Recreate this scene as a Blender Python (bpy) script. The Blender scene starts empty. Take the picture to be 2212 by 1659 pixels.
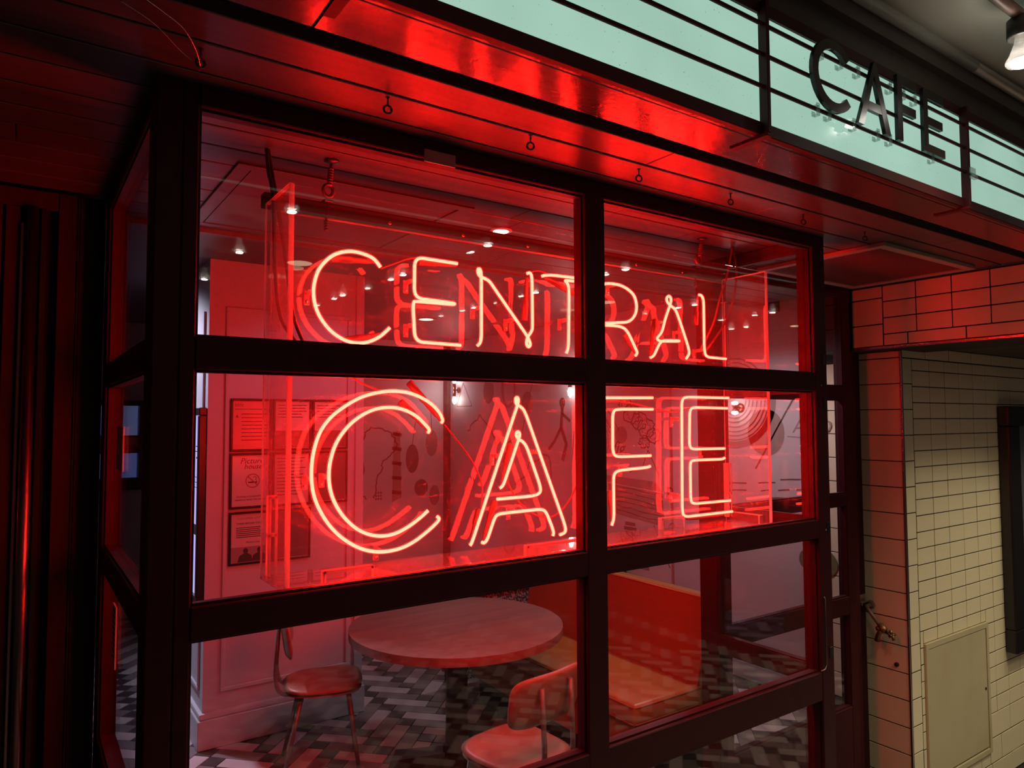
import bpy, bmesh, math, random
from mathutils import Vector, Matrix
random.seed(7)
sc = bpy.context.scene
COL = sc.collection
PI = math.pi

# ------------------------------------------------------------------ camera
cd = bpy.data.cameras.new('camera')
cam = bpy.data.objects.new('camera', cd); COL.objects.link(cam)
cd.sensor_fit = 'HORIZONTAL'; cd.sensor_width = 36.0
cd.lens = 1539.48 / 2212 * 36.0
cd.clip_start = 0.02; cd.clip_end = 200
yaw, pitch, roll = (math.radians(a) for a in (34.617, 2.924, -0.182))
fwd = Vector((math.sin(yaw)*math.cos(pitch), math.cos(yaw)*math.cos(pitch), math.sin(pitch)))
rt = Vector((math.cos(yaw), -math.sin(yaw), 0)); up = rt.cross(fwd)
r2 = math.cos(roll)*rt + math.sin(roll)*up
u2 = -math.sin(roll)*rt + math.cos(roll)*up
cam.matrix_world = Matrix(((r2.x, u2.x, -fwd.x, 0), (r2.y, u2.y, -fwd.y, 0), (r2.z, u2.z, -fwd.z, 1.85), (0, 0, 0, 1)))
sc.camera = cam

# ------------------------------------------------------------------ world and exposure
w = bpy.data.worlds.new('world'); sc.world = w; w.use_nodes = True
w.node_tree.nodes['Background'].inputs[0].default_value = (0.9, 0.85, 0.75, 1)
w.node_tree.nodes['Background'].inputs[1].default_value = 0.014
vs = sc.view_settings
vs.view_transform = 'Standard'; vs.look = 'None'; vs.exposure = 0.0; vs.gamma = 1.0
vs.use_curve_mapping = False
sc.cycles.transparent_max_bounces = 40
sc.cycles.max_bounces = 10
sc.cycles.glossy_bounces = 6
sc.cycles.caustics_reflective = False
sc.cycles.caustics_refractive = False
sc.cycles.sample_clamp_indirect = 60.0

NEON_R = 128.0         # radiance of the gas in the tubes
BULB_W = 62.0           # each lobby spot bulb
PANEL_E = 1.0          # backlit fascia panels

# ------------------------------------------------------------------ materials
MATS = {}
def nmat(name):
    m = bpy.data.materials.new(name); m.use_nodes = True
    nt = m.node_tree; nt.nodes.clear()
    out = nt.nodes.new('ShaderNodeOutputMaterial')
    return m, nt, out
def N(nt, t, **kw):
    n = nt.nodes.new(t)
    for k, v in kw.items(): setattr(n, k, v)
    return n
def mat(name, col, rough=0.5, metal=0.0, col2=None, scale=(6, 6, 6), detail=4, lo=0.35, hi=0.65, bump=0.0, bscale=None, spec=0.5, coat=0.0, wave=None):
    m, nt, out = nmat(name)
    p = N(nt, 'ShaderNodeBsdfPrincipled')
    p.inputs['Base Color'].default_value = (*col, 1); p.inputs['Roughness'].default_value = rough
    p.inputs['Metallic'].default_value = metal; p.inputs['Specular IOR Level'].default_value = spec
    p.inputs['Coat Weight'].default_value = coat
    nt.links.new(p.outputs[0], out.inputs[0])
    tc = N(nt, 'ShaderNodeTexCoord')
    if col2:
        mp = N(nt, 'ShaderNodeMapping'); mp.inputs['Scale'].default_value = scale
        nt.links.new(tc.outputs['Object'], mp.inputs[0])
        no = N(nt, 'ShaderNodeTexNoise'); no.inputs['Scale'].default_value = 1.0; no.inputs['Detail'].default_value = detail
        nt.links.new(mp.outputs[0], no.inputs['Vector'])
        cr = N(nt, 'ShaderNodeValToRGB')
        cr.color_ramp.elements[0].position = lo; cr.color_ramp.elements[1].position = hi
        cr.color_ramp.elements[0].color = (*col, 1); cr.color_ramp.elements[1].color = (*col2, 1)
        nt.links.new(no.outputs[0], cr.inputs[0]); nt.links.new(cr.outputs[0], p.inputs['Base Color'])
    if bump:
        mp = N(nt, 'ShaderNodeMapping'); mp.inputs['Scale'].default_value = bscale or scale
        nt.links.new(tc.outputs['Object'], mp.inputs[0])
        no = N(nt, 'ShaderNodeTexNoise'); no.inputs['Scale'].default_value = 1.0; no.inputs['Detail'].default_value = 5
        nt.links.new(mp.outputs[0], no.inputs['Vector'])
        b = N(nt, 'ShaderNodeBump'); b.inputs['Strength'].default_value = bump; b.inputs['Distance'].default_value = 0.01
        nt.links.new(no.outputs[0], b.inputs['Height']); nt.links.new(b.outputs[0], p.inputs['Normal'])
    MATS[name] = m
    return m
def emit(name, col, strength, sample=None):
    m, nt, out = nmat(name)
    e = N(nt, 'ShaderNodeEmission'); e.inputs[0].default_value = (*col, 1); e.inputs[1].default_value = strength
    nt.links.new(e.outputs[0], out.inputs[0])
    if sample: m.cycles.emission_sampling = sample
    MATS[name] = m
    return m
def schlick(nt, f0=0.04):
    g = N(nt, 'ShaderNodeNewGeometry')
    d = N(nt, 'ShaderNodeVectorMath', operation='DOT_PRODUCT')
    nt.links.new(g.outputs['Incoming'], d.inputs[0]); nt.links.new(g.outputs['Normal'], d.inputs[1])
    a = N(nt, 'ShaderNodeMath', operation='ABSOLUTE'); nt.links.new(d.outputs['Value'], a.inputs[0])
    s = N(nt, 'ShaderNodeMath', operation='SUBTRACT'); s.inputs[0].default_value = 1.0; nt.links.new(a.outputs[0], s.inputs[1])
    p = N(nt, 'ShaderNodeMath', operation='POWER'); p.inputs[1].default_value = 5.0; nt.links.new(s.outputs[0], p.inputs[0])
    m = N(nt, 'ShaderNodeMath', operation='MULTIPLY_ADD'); m.inputs[1].default_value = 1 - f0; m.inputs[2].default_value = f0
    nt.links.new(p.outputs[0], m.inputs[0])
    return m.outputs[0]
def glass(name, tint=(1, 1, 1), f0=0.04, haze=0.0, hazecol=(0.8, 0.8, 0.8), specks=0.0, rough=0.0):
    """clear sheet: what is not mirrored at the surface passes straight through; haze is the dust and scratches on it"""
    m, nt, out = nmat(name)
    t = N(nt, 'ShaderNodeBsdfTransparent'); t.inputs[0].default_value = (*tint, 1)
    g = N(nt, 'ShaderNodeBsdfGlossy'); g.inputs['Roughness'].default_value = rough
    mx = N(nt, 'ShaderNodeMixShader')
    nt.links.new(schlick(nt, f0), mx.inputs[0]); nt.links.new(t.outputs[0], mx.inputs[1]); nt.links.new(g.outputs[0], mx.inputs[2])
    last = mx
    if haze > 0:
        d = N(nt, 'ShaderNodeBsdfDiffuse'); d.inputs[0].default_value = (*hazecol, 1)
        tl = N(nt, 'ShaderNodeBsdfTranslucent'); tl.inputs[0].default_value = (*hazecol, 1)
        md = N(nt, 'ShaderNodeMixShader'); md.inputs[0].default_value = 0.5
        nt.links.new(d.outputs[0], md.inputs[1]); nt.links.new(tl.outputs[0], md.inputs[2])
        m2 = N(nt, 'ShaderNodeMixShader'); m2.inputs[0].default_value = haze
        if specks > 0:
            tc = N(nt, 'ShaderNodeTexCoord')
            vo = N(nt, 'ShaderNodeTexVoronoi'); vo.inputs['Scale'].default_value = 22
            nt.links.new(tc.outputs['Object'], vo.inputs['Vector'])
            lt = N(nt, 'ShaderNodeMath', operation='LESS_THAN'); lt.inputs[1].default_value = 0.045
            nt.links.new(vo.outputs['Distance'], lt.inputs[0])
            ma = N(nt, 'ShaderNodeMath', operation='MULTIPLY_ADD'); ma.inputs[1].default_value = specks; ma.inputs[2].default_value = haze
            nt.links.new(lt.outputs[0], ma.inputs[0]); nt.links.new(ma.outputs[0], m2.inputs[0])
        nt.links.new(mx.outputs[0], m2.inputs[1]); nt.links.new(md.outputs[0], m2.inputs[2])
        last = m2
    nt.links.new(last.outputs[0], out.inputs[0])
    MATS[name] = m
    return m

frame_m = mat('dark_maroon_frame_paint', (0.040, 0.0052, 0.0080), 0.5, col2=(0.048, 0.0066, 0.0095), scale=(20, 20, 20), spec=0.2)
plank_m = mat('stained_soffit_boards', (0.052, 0.037, 0.047), 0.36, col2=(0.068, 0.049, 0.061), scale=(2.0, 40, 40), bump=0.07, bscale=(6, 70, 20), spec=0.4)
front_m = mat('varnished_front_board', (0.046, 0.033, 0.042), 0.17, col2=(0.060, 0.043, 0.054), scale=(2.0, 40, 40), bump=0.05, bscale=(60, 60, 20), spec=0.45)
plank_dull_m = mat('stained_ceiling_boards', (0.062, 0.047, 0.052), 0.42, col2=(0.08, 0.06, 0.066), scale=(2.0, 40, 40), bump=0.08, bscale=(6, 60, 20))
dark_m = mat('shadow_black', (0.006, 0.005, 0.005), 0.8)
panelwood_m = mat('dark_brown_panelling', (0.030, 0.017, 0.017), 0.6, col2=(0.042, 0.024, 0.024), scale=(30, 30, 2), bump=0.05, spec=0.2)
gloss_m = mat('polished_dark_bronze', (0.30, 0.22, 0.24), 0.30, metal=1.0)
paint_m = mat('white_wall_paint', (0.50, 0.48, 0.52), 0.5, col2=(0.53, 0.51, 0.55), scale=(3, 3, 3))
mural_m = mat('printed_wallpaper', (0.58, 0.53, 0.54), 0.6, col2=(0.64, 0.58, 0.59), scale=(1.5, 1.5, 1.5))
ink_m = mat('brown_mural_ink', (0.16, 0.10, 0.085), 0.7)
inkpale_m = mat('pale_brown_mural_ink', (0.34, 0.25, 0.22), 0.7)
inkolive_m = mat('olive_mural_ink', (0.20, 0.17, 0.07), 0.7)
room_ceil_m = mat('room_ceiling_paint', (0.10, 0.08, 0.085), 0.5)
lobby_ceil_m = mat('lobby_ceiling_plaster', (0.50, 0.50, 0.44), 0.45, col2=(0.54, 0.54, 0.48), scale=(4, 4, 4), bump=0.05, bscale=(3, 3, 3))
fascia_m = mat('dark_fascia_board', (0.055, 0.042, 0.035), 0.5)
tile_m = mat('cream_glazed_tile', (0.80, 0.71, 0.50), 0.20, col2=(0.85, 0.76, 0.55), scale=(2.3, 2.3, 2.3), spec=0.5)
grout_m = mat('dark_grout', (0.02, 0.016, 0.014), 0.85)
creampaint_m = mat('cream_painted_board', (0.56, 0.50, 0.33), 0.4, col2=(0.50, 0.43, 0.27), scale=(4, 4, 3), lo=0.45, hi=0.75)
steel_m = mat('brushed_steel_edge', (0.55, 0.53, 0.52), 0.25, metal=1.0)
darksteel_m = mat('dark_steel', (0.06, 0.055, 0.055), 0.35, metal=0.8)
grey_metal_m = mat('grey_chair_tube', (0.17, 0.17, 0.165), 0.35, metal=0.3)
brass_m = mat('weathered_brass', (0.26, 0.16, 0.07), 0.4, metal=0.8, col2=(0.14, 0.09, 0.05), scale=(40, 40, 40))
pipe_m = mat('painted_copper_pipe', (0.20, 0.12, 0.10), 0.45)
conduit_m = mat('grey_conduit', (0.42, 0.42, 0.38), 0.3, metal=0.5)
leather_m = mat('tan_chair_leather', (0.36, 0.16, 0.10), 0.45, col2=(0.29, 0.125, 0.08), scale=(9, 9, 9), lo=0.45, hi=0.7, bump=0.08, bscale=(60, 60, 60))
orange_m = mat('orange_banquette_vinyl', (0.34, 0.155, 0.03), 0.38, col2=(0.31, 0.14, 0.027), scale=(3, 3, 3), bump=0.03, bscale=(90, 90, 90))
piping_m = mat('dark_orange_piping', (0.30, 0.10, 0.02), 0.5)
olive_m = mat('banquette_base_board', (0.30, 0.22, 0.04), 0.5)
wood_m = mat('oak_table_top', (0.17, 0.10, 0.08), 0.5, col2=(0.23, 0.135, 0.105), scale=(1.5, 18, 18), bump=0.05, bscale=(4, 60, 60))
iron_m = mat('black_cast_iron', (0.018, 0.015, 0.015), 0.45)
tile_light_m = mat('pale_floor_tile', (0.50, 0.44, 0.45), 0.35, col2=(0.55, 0.48, 0.49), scale=(5, 5, 5))
tile_mid_m = mat('grey_floor_tile', (0.19, 0.165, 0.165), 0.35, col2=(0.22, 0.19, 0.19), scale=(5, 5, 5))
tile_dark_m = mat('charcoal_floor_tile', (0.055, 0.048, 0.05), 0.35)
paper_m = mat('poster_paper', (0.66, 0.60, 0.58), 0.5)
paperdark_m = mat('dark_print', (0.16, 0.11, 0.11), 0.4)
posterframe_m = mat('black_poster_frame', (0.012, 0.010, 0.012), 0.3)
print_m = mat('black_print_ink', (0.05, 0.03, 0.03), 0.6)
boot_m = mat('black_rubber_boot', (0.045, 0.03, 0.03), 0.4)
black_cable_m = mat('black_cable', (0.015, 0.012, 0.012), 0.4)
red_cable_m = mat('red_brown_cable', (0.20, 0.05, 0.05), 0.4)
terrazzo_m = mat('speckled_terrazzo', (0.05, 0.04, 0.04), 0.5, col2=(0.35, 0.28, 0.27), scale=(70, 70, 70), detail=1, lo=0.50, hi=0.56)
yellow_m = mat('yellow_sticker', (0.50, 0.40, 0.16), 0.5)
bronze_m = mat('sconce_bronze', (0.20, 0.12, 0.08), 0.35, metal=0.7)
ceramic_m = mat('dark_lamp_holder', (0.05, 0.05, 0.045), 0.35)
pane_m = glass('window_glass', (0.985, 0.985, 0.985), 0.04)
acryl_m = glass('clear_acrylic', (0.99, 0.98, 0.98), 0.026, haze=0.014, specks=0.10)
pictureglass_m = glass('picture_glass', (0.98, 0.98, 0.98), 0.03, rough=0.18)
acryl_side_m = glass('dusty_acrylic', (0.98, 0.96, 0.96), 0.035, haze=0.06)
clip_m = glass('clear_clip_plastic', (0.80, 0.84, 0.82), 0.08, haze=0.15)
bulbglass_m = glass('frosted_bulb_glass', (0.95, 0.93, 0.9), 0.05, haze=0.15)
support_m = glass('glass_tube_support', (0.75, 0.7, 0.7), 0.10, haze=0.25)

# neon: a hot gas column inside a glass tube that is itself faintly red
gas_m = emit('neon_gas', (1.0, 0.0078, 0.0044), NEON_R)
def shell():
    m, nt, out = nmat('neon_tube_glass')
    t = N(nt, 'ShaderNodeBsdfTransparent')
    e = N(nt, 'ShaderNodeEmission'); e.inputs[0].default_value = (1, 0.02, 0.015, 1); e.inputs[1].default_value = 0.75
    a = N(nt, 'ShaderNodeAddShader')
    nt.links.new(t.outputs[0], a.inputs[0]); nt.links.new(e.outputs[0], a.inputs[1]); nt.links.new(a.outputs[0], out.inputs[0])
    m.cycles.emission_sampling = 'NONE'
    return m
shell_m = shell()
def edge_mat():
    m, nt, out = nmat('sawn_acrylic_edge')
    d = N(nt, 'ShaderNodeBsdfDiffuse'); d.inputs[0].default_value = (0.88, 0.86, 0.87, 1)
    t = N(nt, 'ShaderNodeBsdfTranslucent'); t.inputs[0].default_value = (0.96, 0.94, 0.95, 1)
    x = N(nt, 'ShaderNodeMixShader'); x.inputs[0].default_value = 0.75
    nt.links.new(d.outputs[0], x.inputs[1]); nt.links.new(t.outputs[0], x.inputs[2]); nt.links.new(x.outputs[0], out.inputs[0])
    return m
edge_m = edge_mat()
def panel_mat():
    m, nt, out = nmat('backlit_opal_panel')
    tc = N(nt, 'ShaderNodeTexCoord')
    no = N(nt, 'ShaderNodeTexNoise'); no.inputs['Scale'].default_value = 2.2; no.inputs['Detail'].default_value = 3
    nt.links.new(tc.outputs['Object'], no.inputs['Vector'])
    cr = N(nt, 'ShaderNodeValToRGB')
    cr.color_ramp.elements[0].color = (0.335, 0.545, 0.440, 1); cr.color_ramp.elements[1].color = (0.415, 0.660, 0.540, 1)
    cr.color_ramp.elements[0].position = 0.3; cr.color_ramp.elements[1].position = 0.7
    nt.links.new(no.outputs[0], cr.inputs[0])
    sp = N(nt, 'ShaderNodeTexNoise'); sp.inputs['Scale'].default_value = 160; sp.inputs['Detail'].default_value = 1
    nt.links.new(tc.outputs['Object'], sp.inputs['Vector'])
    lt = N(nt, 'ShaderNodeMath', operation='GREATER_THAN'); lt.inputs[1].default_value = 0.74
    nt.links.new(sp.outputs[0], lt.inputs[0])
    mx = N(nt, 'ShaderNodeMixRGB'); mx.inputs[2].default_value = (0.20, 0.32, 0.27, 1)
    nt.links.new(lt.outputs[0], mx.inputs[0]); nt.links.new(cr.outputs[0], mx.inputs[1])
    e = N(nt, 'ShaderNodeEmission'); e.inputs[1].default_value = PANEL_E
    nt.links.new(mx.outputs[0], e.inputs[0])
    g = N(nt, 'ShaderNodeBsdfGlossy'); g.inputs['Roughness'].default_value = 0.12
    ms = N(nt, 'ShaderNodeMixShader'); nt.links.new(schlick(nt, 0.04), ms.inputs[0])
    nt.links.new(e.outputs[0], ms.inputs[1]); nt.links.new(g.outputs[0], ms.inputs[2])
    nt.links.new(ms.outputs[0], out.inputs[0])
    return m
panel_m = panel_mat()
bulb_face_m = emit('lit_bulb_face', (1.0, 0.94, 0.84), 80.0)
down_m = emit('lit_downlight', (1.0, 0.95, 0.92), 14.0)
disc_m = emit('lit_ceiling_disc', (1.0, 0.80, 0.50), 5.0)
disc_cool_m = emit('lit_cool_disc', (0.72, 0.76, 1.0), 12.0)
sconce_bulb_m = emit('lit_sconce_bulb', (1.0, 0.90, 0.82), 20.0)
screen_m = emit('backlit_poster', (0.42, 0.38, 0.82), 1.3)
blue_m = emit('blue_reflection_glow', (0.20, 0.26, 0.75), 0.55)  # self-lit tone for the bluish reflection built at the corridor end
blue2_m = emit('pale_reflection_glow', (0.30, 0.36, 0.80), 0.5)

# ------------------------------------------------------------------ mesh helpers
ORG = {}                       # world origin of every parent
class MB:
    def __init__(s): s.v = []; s.f = []; s.sm = []
    def add(s, vs, fs, smooth=False):
        o = len(s.v); s.v += [tuple(v) for v in vs]
        for f in fs: s.f.append(tuple(i+o for i in f)); s.sm.append(smooth)
        return s
    def box(s, x0, x1, y0, y1, z0, z1, b=0.0):
        if x0 > x1: x0, x1 = x1, x0
        if y0 > y1: y0, y1 = y1, y0
        if z0 > z1: z0, z1 = z1, z0
        if b <= 0:
            vs = [(x, y, z) for x in (x0, x1) for y in (y0, y1) for z in (z0, z1)]
            return s.add(vs, [(0, 1, 3, 2), (4, 6, 7, 5), (0, 4, 5, 1), (2, 3, 7, 6), (0, 2, 6, 4), (1, 5, 7, 3)])
        bm = bmesh.new(); bmesh.ops.create_cube(bm, size=1.0)
        for v in bm.verts:
            v.co = Vector(((x0+x1)/2 + v.co.x*(x1-x0), (y0+y1)/2 + v.co.y*(y1-y0), (z0+z1)/2 + v.co.z*(z1-z0)))
        bmesh.ops.bevel(bm, geom=bm.edges[:], offset=min(b, 0.49*min(x1-x0, y1-y0, z1-z0)), segments=2 if b > 0.006 else 1, profile=0.6, affect='EDGES')
        bm.verts.index_update()
        s.add([v.co[:] for v in bm.verts], [[v.index for v in f.verts] for f in bm.faces], b > 0.012)
        bm.free(); return s
    def obox(s, c, ax, ay, az, hx, hy, hz):
        c = Vector(c); ax, ay, az = (Vector(a).normalized() for a in (ax, ay, az))
        vs = [c + ax*hx*i + ay*hy*j + az*hz*k for i in (-1, 1) for j in (-1, 1) for k in (-1, 1)]
        return s.add(vs, [(0, 1, 3, 2), (4, 6, 7, 5), (0, 4, 5, 1), (2, 3, 7, 6), (0, 2, 6, 4), (1, 5, 7, 3)])
    def tube(s, pts, r, n=10, cap=True):
        pts = [Vector(p) for p in pts]
        q = [pts[0]]
        for p in pts[1:]:
            if (p-q[-1]).length > 1e-5: q.append(p)
        pts = q
        if len(pts) < 2: return s
        tg = []
        for i in range(len(pts)):
            a = pts[max(i-1, 0)]; b = pts[min(i+1, len(pts)-1)]
            t = b-a
            tg.append(t.normalized() if t.length > 1e-9 else Vector((0, 0, 1)))
        nrm = tg[0].orthogonal().normalized()
        vs = []
        for i, p in enumerate(pts):
            if i:
                q_ = tg[i-1].rotation_difference(tg[i]); nrm = (q_ @ nrm).normalized()
            bi = tg[i].cross(nrm).normalized()
            rr = r[i] if isinstance(r, (list, tuple)) else r
            for k in range(n):
                a = 2*PI*k/n; vs.append(p + (nrm*math.cos(a) + bi*math.sin(a))*rr)
        fs = []
        for i in range(len(pts)-1):
            for k in range(n): fs.append((i*n+k, i*n+(k+1) % n, (i+1)*n+(k+1) % n, (i+1)*n+k))
        s.add(vs, fs, True)
        if cap:
            o = len(s.v)-len(vs)
            s.f.append(tuple(o+k for k in range(n))[::-1]); s.sm.append(False)
            s.f.append(tuple(o+(len(pts)-1)*n+k for k in range(n))); s.sm.append(False)
        return s
    def lathe(s, prof, c, axis=(0, 0, 1), n=20):
        """prof = (radius, height along axis) from c"""
        ax = Vector(axis).normalized(); u = ax.orthogonal().normalized(); v = ax.cross(u); c = Vector(c)
        vs = []
        for r, h in prof:
            for k in range(n):
                a = 2*PI*k/n; vs.append(c + ax*h + (u*math.cos(a)+v*math.sin(a))*max(r, 1e-5))
        fs = []
        for i in range(len(prof)-1):
            for k in range(n): fs.append((i*n+k, i*n+(k+1) % n, (i+1)*n+(k+1) % n, (i+1)*n+k))
        s.add(vs, fs, True)
        o = len(s.v)-len(vs)
        s.f.append(tuple(o+k for k in range(n))[::-1]); s.sm.append(False)
        s.f.append(tuple(o+(len(prof)-1)*n+k for k in range(n))); s.sm.append(False)
        return s
    def prism(s, poly, o, u, v, wv):
        """polygon (a,b) in frame o + a*u + b*v, extruded along wv"""
        o, u, v, wv = Vector(o), Vector(u), Vector(v), Vector(wv)
        n = len(poly)
        vs = [o+u*a+v*b for a, b in poly] + [o+u*a+v*b+wv for a, b in poly]
        fs = [tuple(range(n))[::-1], tuple(range(n, 2*n))] + [(i, (i+1) % n, n+(i+1) % n, n+i) for i in range(n)]
        return s.add(vs, fs)
    def build(s, name, m, parent=None, kind=None, label=None):
        me = bpy.data.meshes.new(name)
        o = Vector(ORG.get(parent.name, (0, 0, 0))) if parent else Vector((0, 0, 0))
        me.from_pydata([(v[0]-o.x, v[1]-o.y, v[2]-o.z) for v in s.v], [], s.f)
        me.polygons.foreach_set('use_smooth', s.sm)
        bm = bmesh.new(); bm.from_mesh(me); bmesh.ops.recalc_face_normals(bm, faces=bm.faces); bm.to_mesh(me); bm.free()
        for mm in (m if isinstance(m, (list, tuple)) else [m]): me.materials.append(mm)
        ob = bpy.data.objects.new(name, me); COL.objects.link(ob)
        if parent: ob.parent = parent; ORG[ob.name] = tuple(o)
        if kind: ob['kind'] = kind
        if label: ob['label'] = label
        return ob
def tag(o, label, cat, group=None, kind=None):
    o['label'] = label; o['category'] = cat
    if group: o['group'] = group
    if kind: o['kind'] = kind
    return o
def thing(name, label=None, cat=None, loc=(0, 0, 0), group=None, kind=None):
    o = bpy.data.objects.new(name, None); COL.objects.link(o); o.location = loc; o.empty_display_size = 0.05
    ORG[o.name] = tuple(loc)
    if label: tag(o, label, cat, group)
    if kind: o['kind'] = kind
    return o
def single(mb, name, m, label, cat, group=None):
    """one-mesh thing with its origin at its base centre"""
    xs = [v[0] for v in mb.v]; ys = [v[1] for v in mb.v]; zs = [v[2] for v in mb.v]
    c = ((min(xs)+max(xs))/2, (min(ys)+max(ys))/2, min(zs))
    mb.v = [(v[0]-c[0], v[1]-c[1], v[2]-c[2]) for v in mb.v]
    o = mb.build(name, m); o.location = c
    return tag(o, label, cat, group)
def copy_tree(o, parent=None):
    c = o.copy(); COL.objects.link(c)
    if parent: c.parent = parent
    for ch in list(o.children): copy_tree(ch, c)
    return c
def light(name, kind, loc, energy, col, parent=None, size=0.05, spot=None, blend=0.6, aim=None):
    l = bpy.data.lights.new(name, kind); l.energy = energy; l.color = col
    if kind in ('POINT', 'SPOT'): l.shadow_soft_size = size
    if kind == 'SPOT': l.spot_size = math.radians(spot); l.spot_blend = blend
    o = bpy.data.objects.new(name, l); COL.objects.link(o)
    pw = Vector(ORG.get(parent.name, (0, 0, 0))) if parent else Vector((0, 0, 0))
    if parent: o.parent = parent
    o.location = Vector(loc)-pw
    if aim: o.rotation_euler = Vector(aim).to_track_quat('-Z', 'Y').to_euler()
    return o
def round_path(pts, r, seg=5):
    """polyline with its corners rounded"""
    pts = [Vector(p) for p in pts]; out = [pts[0]]
    for i in range(1, len(pts)-1):
        a, b, c = pts[i-1], pts[i], pts[i+1]
        d1 = (a-b).length; d2 = (c-b).length
        if d1 < 1e-6 or d2 < 1e-6: continue
        q1 = b+(a-b)*(min(r, d1/2)/d1); q2 = b+(c-b)*(min(r, d2/2)/d2)
        for k in range(seg+1):
            t = k/seg; out.append(q1*(1-t)**2 + b*2*t*(1-t) + q2*t*t)
    out.append(pts[-1]); return out
def spline(pts, n=8):
    pts = [Vector(p) for p in pts]; out = []
    for i in range(len(pts)-1):
        p0 = pts[max(i-1, 0)]; p1 = pts[i]; p2 = pts[i+1]; p3 = pts[min(i+2, len(pts)-1)]
        for k in range(n):
            t = k/n
            out.append(0.5*((2*p1)+(p2-p0)*t+(2*p0-5*p1+4*p2-p3)*t*t+(3*p1-p0-3*p2+p3)*t**3))
    out.append(pts[-1]); return out
def text(body, size, o, u, v, name, m, parent, shear=0.0, align='LEFT', width=None, thick=0.0):
    """flat lettering standing on origin o with reading direction u and up direction v"""
    cu = bpy.data.curves.new(name, 'FONT'); cu.body = body; cu.size = size; cu.shear = shear; cu.align_x = align; cu.resolution_u = 2
    if thick: cu.offset = thick
    t = bpy.data.objects.new(name, cu); COL.objects.link(t)
    me = bpy.data.meshes.new_from_object(t.evaluated_get(bpy.context.evaluated_depsgraph_get()))
    bpy.data.objects.remove(t)
    u, v = Vector(u), Vector(v); o = Vector(o); org = Vector(ORG.get(parent.name, (0, 0, 0))) if parent else Vector()
    k = 1.0
    if width and me.vertices:
        x1 = max(p.co.x for p in me.vertices); x0 = min(p.co.x for p in me.vertices); k = width/max(x1-x0, 1e-6)
    for p in me.vertices: p.co = o + u*(p.co.x*k) + v*p.co.y - org
    me.name = name; me.materials.clear(); me.materials.append(m)
    ob = bpy.data.objects.new(name, me); COL.objects.link(ob)
    if parent: ob.parent = parent; ORG[ob.name] = tuple(org)
    return ob

# ================================================================== STRUCTURE
S = 'structure'
ZS = 2.617                                   # underside of the boarded soffit
# ---- ceiling: boards of the soffit and of the bay, backing, room and lobby ceilings
ceil = thing('ceiling', kind=S)
MB().box(-2.2, 4.03, 1.13, 3.0, 2.650, 2.70).build('backing', dark_m, ceil)
rows = [(1.135, 1.158, plank_m), (1.170, 1.194, front_m), (1.1952, 1.334, front_m), (1.391, 1.504, plank_m)]
y = 1.514
while y < 2.95:
    rows.append((y, min(y+0.131, 2.995), plank_m if y < 1.7 else plank_dull_m)); y += 0.140
joints = {1: [0.45, 2.35], 2: [0.45, 2.35], 3: [1.53, 3.3]}
for i, (y0, y1, m) in enumerate(rows):
    js = joints.get(i, [random.uniform(-0.6, 0.1), random.uniform(1.4, 2.4), random.uniform(3.0, 3.6)] if y0 < 2.8 else [1.1])
    xs = [-2.2 if y0 < 2.75 else 0.235] + [j for j in js if y0 < 2.75 or j > 0.3] + [4.028]
    for a, b in zip(xs[:-1], xs[1:]):
        MB().box(a+0.0012, b-0.0012, y0, y1, ZS, 2.648, 0.002).build('plank', m, ceil)
MB().box(-0.6, 4.6, 3.0, 7.8, 2.80, 2.86).build('room_ceiling', room_ceil_m, ceil)
MB().box(-0.6, 4.34, 2.996, 3.03, 2.60, 2.80).build('ceiling_step', room_ceil_m, ceil)
MB().box(-6, 10, -6, 1.135, 3.12, 3.18).build('lobby_ceiling', lobby_ceil_m, ceil)
MB().box(4.51, 9.0, 1.50, 2.14, 2.2856, 2.36).build('passage_ceiling', fascia_m, ceil)
MB().box(4.512, 9.0, 1.46, 1.50, 2.2856, 2.617).build('passage_bulkhead', fascia_m, ceil)
MB().box(4.512, 9.0, 1.128, 1.50, 2.617, 2.65).build('passage_soffit', fascia_m, ceil)

mb = MB(); hx0, hx1, hy0, hy1 = 0.512, 1.333, 2.162, 2.93
for (b0, b1, c0, c1) in ((hx0, hx1, hy0, hy0+0.040), (hx0, hx1, hy1-0.04, hy1), (hx0, hx0+0.045, hy0+0.04, hy1-0.04), (hx1-0.045, hx1, hy0+0.04, hy1-0.04)): mb.box(b0, b1, c0, c1, 2.610, 2.6175, 0.0015)
mb.build('hatch_frame', plank_dull_m, ceil)
MB().box(hx0+0.05, hx1-0.05, hy0+0.045, hy1-0.045, 2.613, 2.6172).build('hatch_door', plank_dull_m, ceil)
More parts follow.
